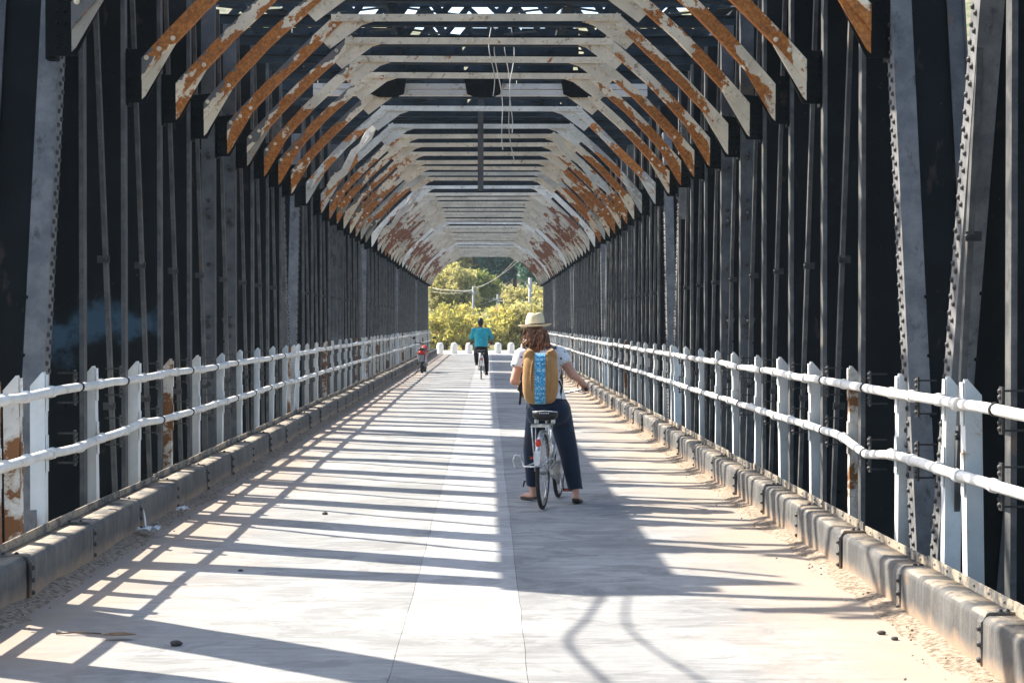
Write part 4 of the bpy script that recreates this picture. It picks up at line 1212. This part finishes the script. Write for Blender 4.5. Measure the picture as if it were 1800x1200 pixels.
def L_(prims):
    out = []
    for p in prims:
        p = list(p)
        p[1] = Vector(p[1]) - WO
        if p[0] in 'cf': p[2] = Vector(p[2]) - WO
        out.append(tuple(p))
    return out
tr_, tl_ = Vector((0.16, 0.98, 0)).normalized(), Vector((-0.45, 0.89, 0)).normalized()
skin = [('e', head+up*0.03, (0.073, 0.092, 0.098)), ('e', head+Vector((0, 0.03, -0.035)), (0.055, 0.062, 0.07)), ('c', neck-up*0.03, head-up*0.05, 0.052, 0.048),
        ('c', head+Vector((0, 0.095, 0.015)), head+Vector((0, 0.112, -0.012)), 0.009, 0.014),
        ('e', head+Vector((-0.077, 0.0, 0.0)), (0.010, 0.018, 0.03)), ('e', head+Vector((0.077, 0.0, 0.0)), (0.010, 0.018, 0.03)),
        ('c', chest, neck, 0.09, 0.055), ('c', chest, pel, 0.10, 0.11),
        ('c', neck-up*0.04, shl, 0.05, 0.05), ('c', neck-up*0.04, shr, 0.05, 0.05),
        ('c', shl, ell, 0.052, 0.040), ('c', ell, wl, 0.040, 0.026), ('c', shr, elr, 0.054, 0.042), ('c', elr, wr, 0.042, 0.026),
        ('c', pel, hipr, 0.1, 0.09), ('c', pel, hipl, 0.1, 0.09),
        ('c', hipr, kr, 0.075, 0.05), ('c', kr, ar, 0.05, 0.033), ('c', hipl, kl, 0.075, 0.05), ('c', kl, al, 0.05, 0.033)] + hl + hr
for (a, d, hz_) in ((ar, tr_, 0.035), (al, tl_, 0.012)):
    heel = a + Vector((0, 0, -0.045)) - d*0.02; heel.z = 0.035 + hz_; ball = heel + d*0.15; ball.z = 0.036
    skin += [('c', a, heel, 0.034, 0.030), ('c', heel, ball, 0.030, 0.030)]
    sd_ = Vector((d.y, -d.x, 0))
    for q in range(5):
        b0 = ball + sd_*(-0.030+0.015*q); skin.append(('c', b0, b0 + d*(0.062-0.006*abs(q-1)) + Vector((0, 0, -0.010)), 0.0115, 0.0085))
put('body', body_mesh('body', L_(skin), 0.0065, M['skin'], 3), wom)
for sx in (-1, 1):
    mb = MB(); mb.sphere(head+Vector((sx*0.03, 0.088, 0.02))-WO, (0.012, 0.008, 0.007), 8, 6); mb.build('eye', M['eye'], wom)
mb = MB(); mb.sphere(head+Vector((0, 0.091, -0.047))-WO, (0.022, 0.008, 0.007), 8, 6); mb.build('mouth', M['lip'], wom)
sh = [('e', chest-up*0.03, (0.165, 0.115, 0.20)), ('e', (chest+pel)/2-up*0.03, (0.155, 0.125, 0.20)), ('c', chest+up*0.07, shl, 0.085, 0.072), ('c', chest+up*0.07, shr, 0.085, 0.074),
      ('f', shl, shl.lerp(ell, 0.50), 0.072, 0.074), ('f', shr, shr.lerp(elr, 0.50), 0.074, 0.076), ('e', neck-up*0.05, (0.10, 0.075, 0.05)), ('f', (chest+pel)/2, pel+up*0.03, 0.155, 0.175)]
put('tee_shirt', body_mesh('tee_shirt', L_(sh), 0.011, M['tshirt'], 5), wom)
pt = [('e', pel-up*0.02, (0.205, 0.150, 0.15)), ('e', pel+Vector((-0.085, -0.06, -0.06)), (0.115, 0.12, 0.13)), ('e', pel+Vector((0.09, -0.06, -0.06)), (0.115, 0.12, 0.13)),
      ('c', hipr, kr, 0.115, 0.090), ('f', kr, kr.lerp(ar, 0.94), 0.090, 0.068), ('c', hipl, kl, 0.112, 0.085), ('f', kl, kl.lerp(al, 0.90), 0.085, 0.062), ('f', pel, pel+up*0.10, 0.17, 0.155)]
put('trousers', body_mesh('trousers', L_(pt), 0.011, M['navy'], 5), wom)
for (a, d, hz_) in ((ar, tr_, 0.035), (al, tl_, 0.012)):                     # sandals
    heel = a - d*0.055; sd_ = Vector((d.y, -d.x, 0)); rg = []
    for (q, w, z) in ((0.0, 0.022, hz_+0.004), (0.03, 0.034, hz_+0.002), (0.10, 0.030, hz_*0.5), (0.17, 0.044, 0.003), (0.22, 0.045, 0.003), (0.26, 0.026, 0.006)):
        c = heel + d*q
        rg.append([Vector((c.x, c.y, z+zz)) + sd_*(w*k) - WO for (k, zz) in ((-1, 0), (1, 0), (1, 0.022), (-1, 0.022))])
    mb = MB(); mb.loft(rg, sm=False); sdl = mb.build('sandal', M['sandal'], wom)
    mb = MB(); c = heel + d*0.16 - WO
    mb.tube([c - sd_*0.046 + up*0.018, c - sd_*0.03 + up*0.068 + d*0.01, c + d*0.055 + up*0.06, c + sd_*0.03 + up*0.068 + d*0.01, c + sd_*0.046 + up*0.018], 0.008, 6)
    mb.build('strap', M['blackcloth'], sdl)
# hair: a cap and many wavy locks
hp = [('e', head+Vector((0, -0.015, 0.03)), (0.085, 0.098, 0.10)), ('e', head+Vector((0.02, -0.055, -0.07)), (0.095, 0.055, 0.105)), ('e', head+Vector((-0.035, -0.05, -0.08)), (0.06, 0.05, 0.09)), ('e', head+Vector((0.07, -0.045, -0.10)), (0.055, 0.045, 0.08))]
hair = put('hair', body_mesh('hair', L_(hp), 0.010, M['hair'], 4), wom)
hr_ = random.Random(4)
for tone, cnt_ in (('hair', 74), ('hairlight', 46)):
    mb = MB()
    for k in range(cnt_):
        a = hr_.uniform(-1.25, 1.25); r0 = 0.094; x = math.sin(a)*0.094; y = -math.cos(a)*0.10
        L = hr_.uniform(0.20, 0.285); ph = hr_.random()*6.28; am = hr_.uniform(0.008, 0.022); pts = []; rad = []
        flare = hr_.uniform(0.0, 0.05)
        for q in range(10):
            u = q/9
            pts.append(head + Vector((x*(1+0.52*u) + 0.022*u + am*math.sin(ph+u*8.5), y*(1-0.10*u) - 0.018 - flare*u*0.6 + am*math.cos(ph+u*8.5), 0.045 - L*u)) - WO)
            rad.append(0.0095*(1-0.55*u))
        mb.tube(pts, rad, 5)
    mb.build('locks', M[tone], hair)
# fedora: pinched crown, upturned brim
hc = head + Vector((0.0, -0.005, 0.075)) - WO
def tilt(x, y, z):
    return (x, y, z + 0.05*x + (0.16*(x*x) if True else 0)*3.0*min(1, (x*x+y*y)/0.02) - 0.03*y)
mb = MB(); mb.lathe([(0.088, 0.0), (0.125, -0.006), (0.152, 0.002), (0.156, 0.008), (0.150, 0.010), (0.122, 0.003), (0.090, 0.008)], n=36, fn=tilt)
def crownf(x, y, z):
    k = max(0.0, (z-0.07)/0.06); x2 = x*(1-0.10*k)
    dent = 0.010*k*math.exp(-(x/0.03)**2)
    return tilt(x2, y*1.10, z - dent)
mb.lathe([(0.091, 0.0), (0.089, 0.05), (0.083, 0.09), (0.075, 0.118), (0.058, 0.130), (0.03, 0.131), (0.001, 0.128)], n=36, fn=crownf)
hat = mb.build('straw_hat', M['straw'], wom, hc)
mb = MB(); mb.lathe([(0.0925, 0.008), (0.0932, 0.010), (0.0925, 0.024), (0.0915, 0.024)], n=36, fn=lambda x, y, z: tilt(x, y*1.10, z)); mb.build('hat_band', M['blackcloth'], hat)

# backpack
bc = Vector((0.483, 15.60, 1.155)); ang = R(-4)
bp = thing('backpack', 'tan canvas backpack with a blue patterned centre stripe on the woman\'s back', 'backpack', (bc.x, bc.y, bc.z), ang)
def bp_ring(z, w, d, n=28, e=2.6, yo=0.0):
    o = []
    for k in range(n):
        a = 2*math.pi*k/n; c, s_ = math.cos(a), math.sin(a)
        o.append((w*math.copysign(abs(c)**(2/e), c), yo + d*math.copysign(abs(s_)**(2/e), s_), z))
    return o
bprof = [(-0.235, 0.07, 0.03), (-0.225, 0.115, 0.055), (-0.19, 0.145, 0.075), (-0.12, 0.161, 0.088), (0.0, 0.166, 0.092), (0.10, 0.160, 0.088), (0.165, 0.150, 0.078), (0.205, 0.137, 0.062), (0.228, 0.115, 0.042), (0.232, 0.10, 0.03)]
mb = MB(); mb.loft([bp_ring(z, w*(1+0.012*math.sin(i*2.3)), d) for i, (z, w, d) in enumerate(bprof)]); pk = mb.build('bag', M['tan'], bp)
mb = MB()                                                     # the blue stripe
for i in range(len(bprof)-1):
    (z0, w0, d0), (z1, w1, d1) = bprof[i], bprof[i+1]
    yf = lambda x, w, d: -d*max(0.0, 1-abs(x/w)**2.6)**(1/2.6) - 0.004
    hw = 0.049
    for q in range(4):
        xa, xb = -hw+2*hw*q/4, -hw+2*hw*(q+1)/4
        mb.quad((xa, yf(xa, w0, d0), z0), (xb, yf(xb, w0, d0), z0), (xb, yf(xb, w1, d1), z1), (xa, yf(xa, w1, d1), z1))
mb.build('stripe', M['batik'], bp)
for sx in (-1, 1):
    mb = MB(); mb.tube([(sx*0.065, -0.03, 0.20), (sx*0.085, -0.045, 0.235), (sx*0.10, -0.03, 0.245), (sx*0.125, -0.012, 0.215), (sx*0.14, 0.0, 0.17)], [0.018, 0.03, 0.034, 0.03, 0.015], 10); mb.build('top_fold', M['tan'], bp)
    mb = MB(); mb.tube([(sx*0.055, -0.055, 0.20), (sx*0.075, -0.088, 0.12), (sx*0.085, -0.094, 0.0), (sx*0.08, -0.09, -0.12)], [0.006, 0.009, 0.008, 0.004], 6); mb.build('crease', M['tan'], bp)
for sx in (-1, 1):
    mb = MB(); rg = []
    for (x, y, z) in ((sx*0.10, 0.03, 0.24), (sx*0.125, 0.13, 0.285), (sx*0.14, 0.27, 0.23), (sx*0.165, 0.335, 0.10), (sx*0.185, 0.26, -0.03), (sx*0.185, 0.12, -0.12), (sx*0.165, 0.04, -0.175)):
        rg.append([(x-0.018, y, z), (x+0.018, y, z), (x+0.018, y+0.006, z+0.004), (x-0.018, y+0.006, z+0.004)])
    mb.loft(rg, sm=False); mb.build('shoulder_strap', M['blackcloth'], bp)
    mb = MB(); rg = []
    for (x, y, z) in ((sx*0.168, 0.06, -0.02), (sx*0.195, 0.05, -0.08), (sx*0.182, 0.03, -0.15), (sx*0.19, 0.02, -0.24)):
        rg.append([(x-0.010, y, z), (x+0.010, y, z), (x+0.010, y+0.003, z), (x-0.010, y+0.003, z)])
    mb.loft(rg, sm=False); mb.build('strap_end', M['blackcloth'], bp)

# ------------------------------------------------------------------ the man in turquoise, farther on
MX, MY, MZR = -0.19, 50.2, 0.0
bicycle((MX, MY, 0.002), MZR, 'plain bicycle with white mudguard ridden by the man in turquoise', 'rubber', rack=False, guard='whitepl')
man = thing('person', 'man in turquoise shirt and dark trousers riding away along the bridge', 'person', (MX, MY+0.2, 0))
mp = Vector((0, 0.03, 0.96)); mc = Vector((0, 0.14, 1.30)); mn = Vector((-0.01, 0.20, 1.52)); mh = Vector((-0.02, 0.23, 1.68))
msl, msr = Vector((-0.20, 0.17, 1.45)), Vector((0.20, 0.17, 1.45)); mel, mer = Vector((-0.30, 0.28, 1.19)), Vector((0.31, 0.28, 1.19))
mgl, mgr = Vector((-0.30, 0.46, 1.06)), Vector((0.30, 0.46, 1.06))
mkl, mkr = Vector((-0.15, 0.40, 0.80)), Vector((0.15, 0.34, 0.60)); mal, mar = Vector((-0.135, 0.16, 0.50), ), Vector((0.165, 0.26, 0.22))
sk = [('e', mh+up*0.02, (0.075, 0.095, 0.115)), ('e', mh+Vector((0, 0.03, -0.04)), (0.058, 0.065, 0.07)), ('c', mn-up*0.03, mh-up*0.05, 0.06, 0.055), ('c', mh+Vector((0, 0.1, 0.01)), mh+Vector((0, 0.115, -0.02)), 0.010, 0.015),
      ('e', mh+Vector((-0.08, 0, 0)), (0.011, 0.02, 0.032)), ('e', mh+Vector((0.08, 0, 0)), (0.011, 0.02, 0.032)), ('c', mp, mc, 0.12, 0.12), ('c', mc, mn, 0.12, 0.06),
      ('c', mc+up*0.1, msl, 0.07, 0.06), ('c', mc+up*0.1, msr, 0.07, 0.06), ('c', msl, mel, 0.055, 0.043), ('c', msr, mer, 0.055, 0.043),
      ('c', mp, mkl, 0.085, 0.055), ('c', mkl, mal, 0.055, 0.038), ('c', mp, mkr, 0.085, 0.055), ('c', mkr, mar, 0.055, 0.038)]
for (g, e) in ((mgl, mel), (mgr, mer)):
    w = g + (e-g).normalized()*0.075 + up*0.03
    sk += [('c', e, w, 0.043, 0.03)] + hand_prims(w, g+up*0.025-w, Vector((-1 if g.x > 0 else 1, 0, 0)), 0.0095)
put('body', body_mesh('body', sk, 0.009, M['skin2'], 2), man)
for sx in (-1, 1):
    mb = MB(); mb.sphere(mh+Vector((sx*0.03, 0.09, 0.02)), (0.012, 0.008, 0.007), 8, 6); mb.build('eye', M['eye'], man)
s2 = [('e', mc, (0.215, 0.155, 0.24)), ('e', (mc+mp)/2, (0.20, 0.16, 0.25)), ('c', mc+up*0.08, msl, 0.10, 0.088), ('c', mc+up*0.08, msr, 0.10, 0.088), ('f', msl, msl.lerp(mel, 0.98), 0.09, 0.078), ('f', msr, msr.lerp(mer, 0.98), 0.09, 0.078), ('f', (mc+mp)/2, mp-up*0.02, 0.19, 0.20), ('e', mn-up*0.03, (0.085, 0.08, 0.045))]
put('shirt', body_mesh('shirt', s2, 0.014, M['turq'], 3), man)
p2 = [('e', mp-up*0.03, (0.185, 0.16, 0.13)), ('c', mp+Vector((-0.09, 0, -0.02)), mkl, 0.105, 0.08), ('f', mkl, mal, 0.08, 0.06), ('c', mp+Vector((0.09, 0, -0.02)), mkr, 0.105, 0.08), ('f', mkr, mar, 0.08, 0.06)]
put('trousers', body_mesh('trousers', p2, 0.014, M['blackcloth'], 3), man)
put('hair', body_mesh('hair', [('e', mh+Vector((0, -0.015, 0.035)), (0.087, 0.102, 0.115)), ('e', mh+Vector((0, -0.04, -0.02)), (0.075, 0.07, 0.08))], 0.012, M['hairblack'], 2), man)
for a, zz in ((mal, 0.445), (mar, 0.145)):
    mb = MB(); rg = []
    for (q, w, h) in ((-0.06, 0.028, 0.05), (-0.03, 0.04, 0.085), (0.04, 0.042, 0.08), (0.12, 0.048, 0.05), (0.18, 0.04, 0.035), (0.205, 0.02, 0.02)):
        rg.append([(a.x + w*k, a.y+q, zz+z) for (k, z) in ((-1, 0), (1, 0), (0.8, h*0.8), (0, h), (-0.8, h*0.8))])
    mb.loft(rg); mb.build('shoe', M['blackcloth'], man)

# ------------------------------------------------------------------ motorbike parked against the left railing
mo = thing('motorbike', 'small red and silver motorbike parked against the far left railing', 'motorbike', (-2.17, 56.6, 0.0), R(-2))
for nm, y in (('rear_wheel', 0.0), ('front_wheel', 1.24)):
    mb = MB(); mb.tube(ring(0.235, (0, y, 0.29), 28), 0.05, 8, closed=True); w = mb.build(nm, M['tyre'], mo)
    mb = MB(); mb.tube(ring(0.19, (0, y, 0.29), 28), 0.02, 6, closed=True)
    for k in range(6):
        a = k*math.pi/3; mb.tube([(0, y, 0.29), (0, y+0.18*math.cos(a), 0.29+0.18*math.sin(a))], 0.016, 6)
    mb.tube([(-0.09, y, 0.29), (0.09, y, 0.29)], 0.03, 8); mb.build('rim', M['alu'], w)
mb = MB(); mb.loft([bp_ring(0, w, h, 14) and [(x, y, z0+yy) for (x, yy, _) in bp_ring(0, w, h, 14)] for (y, w, h, z0) in ((-0.26, 0.05, 0.04, 0.74), (-0.2, 0.10, 0.07, 0.72), (0.0, 0.14, 0.10, 0.66), (0.3, 0.14, 0.12, 0.60), (0.5, 0.09, 0.10, 0.48), (0.75, 0.06, 0.06, 0.46), (0.95, 0.12, 0.14, 0.66), (1.05, 0.10, 0.15, 0.78), (1.1, 0.03, 0.1, 0.82))]); mb.build('body', M['redpaint'], mo)
mb = MB(); mb.loft([[(x, y, z0+yy) for (x, yy, _) in bp_ring(0, w, h, 14)] for (y, w, h, z0) in ((-0.3, 0.06, 0.03, 0.81), (-0.2, 0.12, 0.045, 0.81), (0.1, 0.14, 0.05, 0.79), (0.4, 0.11, 0.045, 0.76), (0.55, 0.05, 0.03, 0.74))]); mb.build('seat', M['rubber'], mo)
mb = MB(); mb.sphere((0, -0.29, 0.70), (0.10, 0.04, 0.05), 12, 8); mb.build('tail_light', M['red'], mo)
mb = MB(); mb.prism([(-0.09, 0.62), (0.09, 0.62), (0.08, 0.40), (-0.08, 0.40)], -0.335, -0.325, lambda a, b, q: (a, q - (0.62-b)*0.25, b)); mb.build('rear_mudguard', M['silver'], mo)
for sx in (-1, 1):
    mb = MB(); mb.sphere((sx*0.14, -0.27, 0.68), (0.035, 0.03, 0.03), 8, 6); mb.tube([(sx*0.05, -0.24, 0.69), (sx*0.12, -0.26, 0.68)], 0.012, 6); mb.build('indicator', M['sole'], mo)
    mb = MB(); mb.tube([(sx*0.10, 0.0, 0.29), (sx*0.12, -0.05, 0.62)], 0.028, 8); mb.build('shock_absorber', M['chrome'], mo)
    mb = MB(); mb.tube([(sx*0.07, 1.24, 0.29), (sx*0.07, 1.02, 0.85)], 0.022, 8); mb.build('fork_leg', M['chrome'], mo)
    mb = MB(); mb.sphere((sx*0.34, 0.92, 1.17), (0.06, 0.015, 0.045), 10, 6); mb.tube([(sx*0.28, 0.9, 1.0), (sx*0.32, 0.92, 1.14)], 0.007, 6); mb.build('mirror', M['rubber'], mo)
mb = MB(); mb.tube([(-0.34, 0.80, 0.99), (-0.2, 0.9, 1.0), (0, 0.95, 0.97), (0.2, 0.9, 1.0), (0.34, 0.80, 0.99)], 0.016, 8); mb.build('handlebar', M['rubber'], mo)
mb = MB(); mb.tube([(0.14, 0.6, 0.26), (0.15, 0.2, 0.27), (0.16, -0.3, 0.36)], [0.025, 0.035, 0.045], 10); mb.build('exhaust', M['chrome'], mo)
mb = MB(); mb.box(-0.11, 0.11, 0.35, 0.65, 0.22, 0.45); mb.build('engine', M['alu'], mo)
mb = MB(); mb.tube([(-0.08, 0.42, 0.22), (-0.24, 0.36, 0.01)], 0.013, 6); mb.build('side_stand', M['rubber'], mo)

# ------------------------------------------------------------------ litter and stones on the deck
def ground_pt(px, py):
    d = 3000*EYE/(py-568.0); x = (px-857)*d/3000; return (x, d, zdeck(x, d))
M['paper'] = simple('white paper', (0.72, 0.74, 0.76), 0.8)
M['stone'] = simple('dark stone', (0.08, 0.07, 0.065), 0.9)
M['dryleaf'] = simple('dry leaf', (0.20, 0.12, 0.06), 0.85)
for i, (px, py, w, lab) in enumerate(((262, 943, 0.11, 'crumpled white paper scrap at the foot of the left kerb'), (322, 906, 0.07, 'smaller white paper scrap on the sand farther along the left kerb'))):
    r2 = random.Random(60+i); mb = MB(); n = 6
    for a in range(n):
        for b in range(n):
            mb.v.append((w*(a/(n-1)-0.5)*1.6+r2.uniform(-.01, .01), w*(b/(n-1)-0.5)+r2.uniform(-.01, .01), r2.uniform(0.0, 0.045)))
    for a in range(n-1):
        for b in range(n-1):
            mb.f.append((a*n+b, (a+1)*n+b, (a+1)*n+b+1, a*n+b+1)); mb.sm.append(False); mb.mi.append(0)
    p = ground_pt(px, py); o = mb.build('paper_scrap', M['paper'], None, (p[0], p[1], p[2]+0.045)); o.rotation_euler = (0, 0, i)
    tag(o, lab, 'litter')
p = ground_pt(250, 938)
mb = MB(); mb.prism([(-0.025, 0.0), (0.03, 0.0), (0.022, 0.12), (-0.01, 0.17), (-0.022, 0.1)], 0, 0.004, lambda a, b, q: (-q - b*0.12, a, b))
tag(mb.build('paper_strip', M['paper'], None, (KC-KERB+0.045, p[1]+0.1, 0.02)), 'torn white paper strip stuck to the left kerb face', 'litter')
for i, (px, py, r, lab) in enumerate(((571, 905, 0.02, 'small dark stone on the sunlit deck left of the patched strip'), (310, 1134, 0.024, 'dark stone in the broad shadow at the bottom left'), (423, 1002, 0.012, 'tiny stone among the post shadows left of centre'), (1553, 1118, 0.018, 'dark stone on the bright deck at the lower right'), (1576, 1128, 0.015, 'smaller dark stone at the lower right, nearer the kerb'))):
    mb = MB(); r2 = random.Random(i); mb.sphere((0, 0, 0), (r*1.4, r, r*0.7), 8, 6)
    mb.v = [(x*(1+r2.uniform(-.15, .15)), y*(1+r2.uniform(-.15, .15)), z) for (x, y, z) in mb.v]
    p = ground_pt(px, py); tag(mb.build('stone', M['stone'], None, (p[0], p[1], p[2]+r*0.55)), lab, 'stone', 'stones lying on the deck')
p = ground_pt(207, 1122)
mb = MB(); mb.prism([(-0.09, 0), (-0.04, 0.022), (0.03, 0.026), (0.10, 0.0), (0.03, -0.02), (-0.04, -0.018)], 0, 0.003, lambda a, b, q: (a, b*1.5, q + 0.012 + 0.6*abs(b) + a*a*1.2))
tag(mb.build('fallen_leaf', M['dryleaf'], None, (p[0], p[1], p[2]+0.002)), 'curled dry leaf lying in the shadow at the bottom left', 'leaf')
mb = MB(); p = ground_pt(140, 1113); mb.tube([(-0.12, -0.01, 0.008), (-0.02, 0.01, 0.012), (0.12, 0.0, 0.008)], 0.004, 5)
tag(mb.build('twig', M['dryleaf'], None, (p[0], p[1], p[2])), 'thin pale twig beside the dry leaf at the bottom left', 'twig')
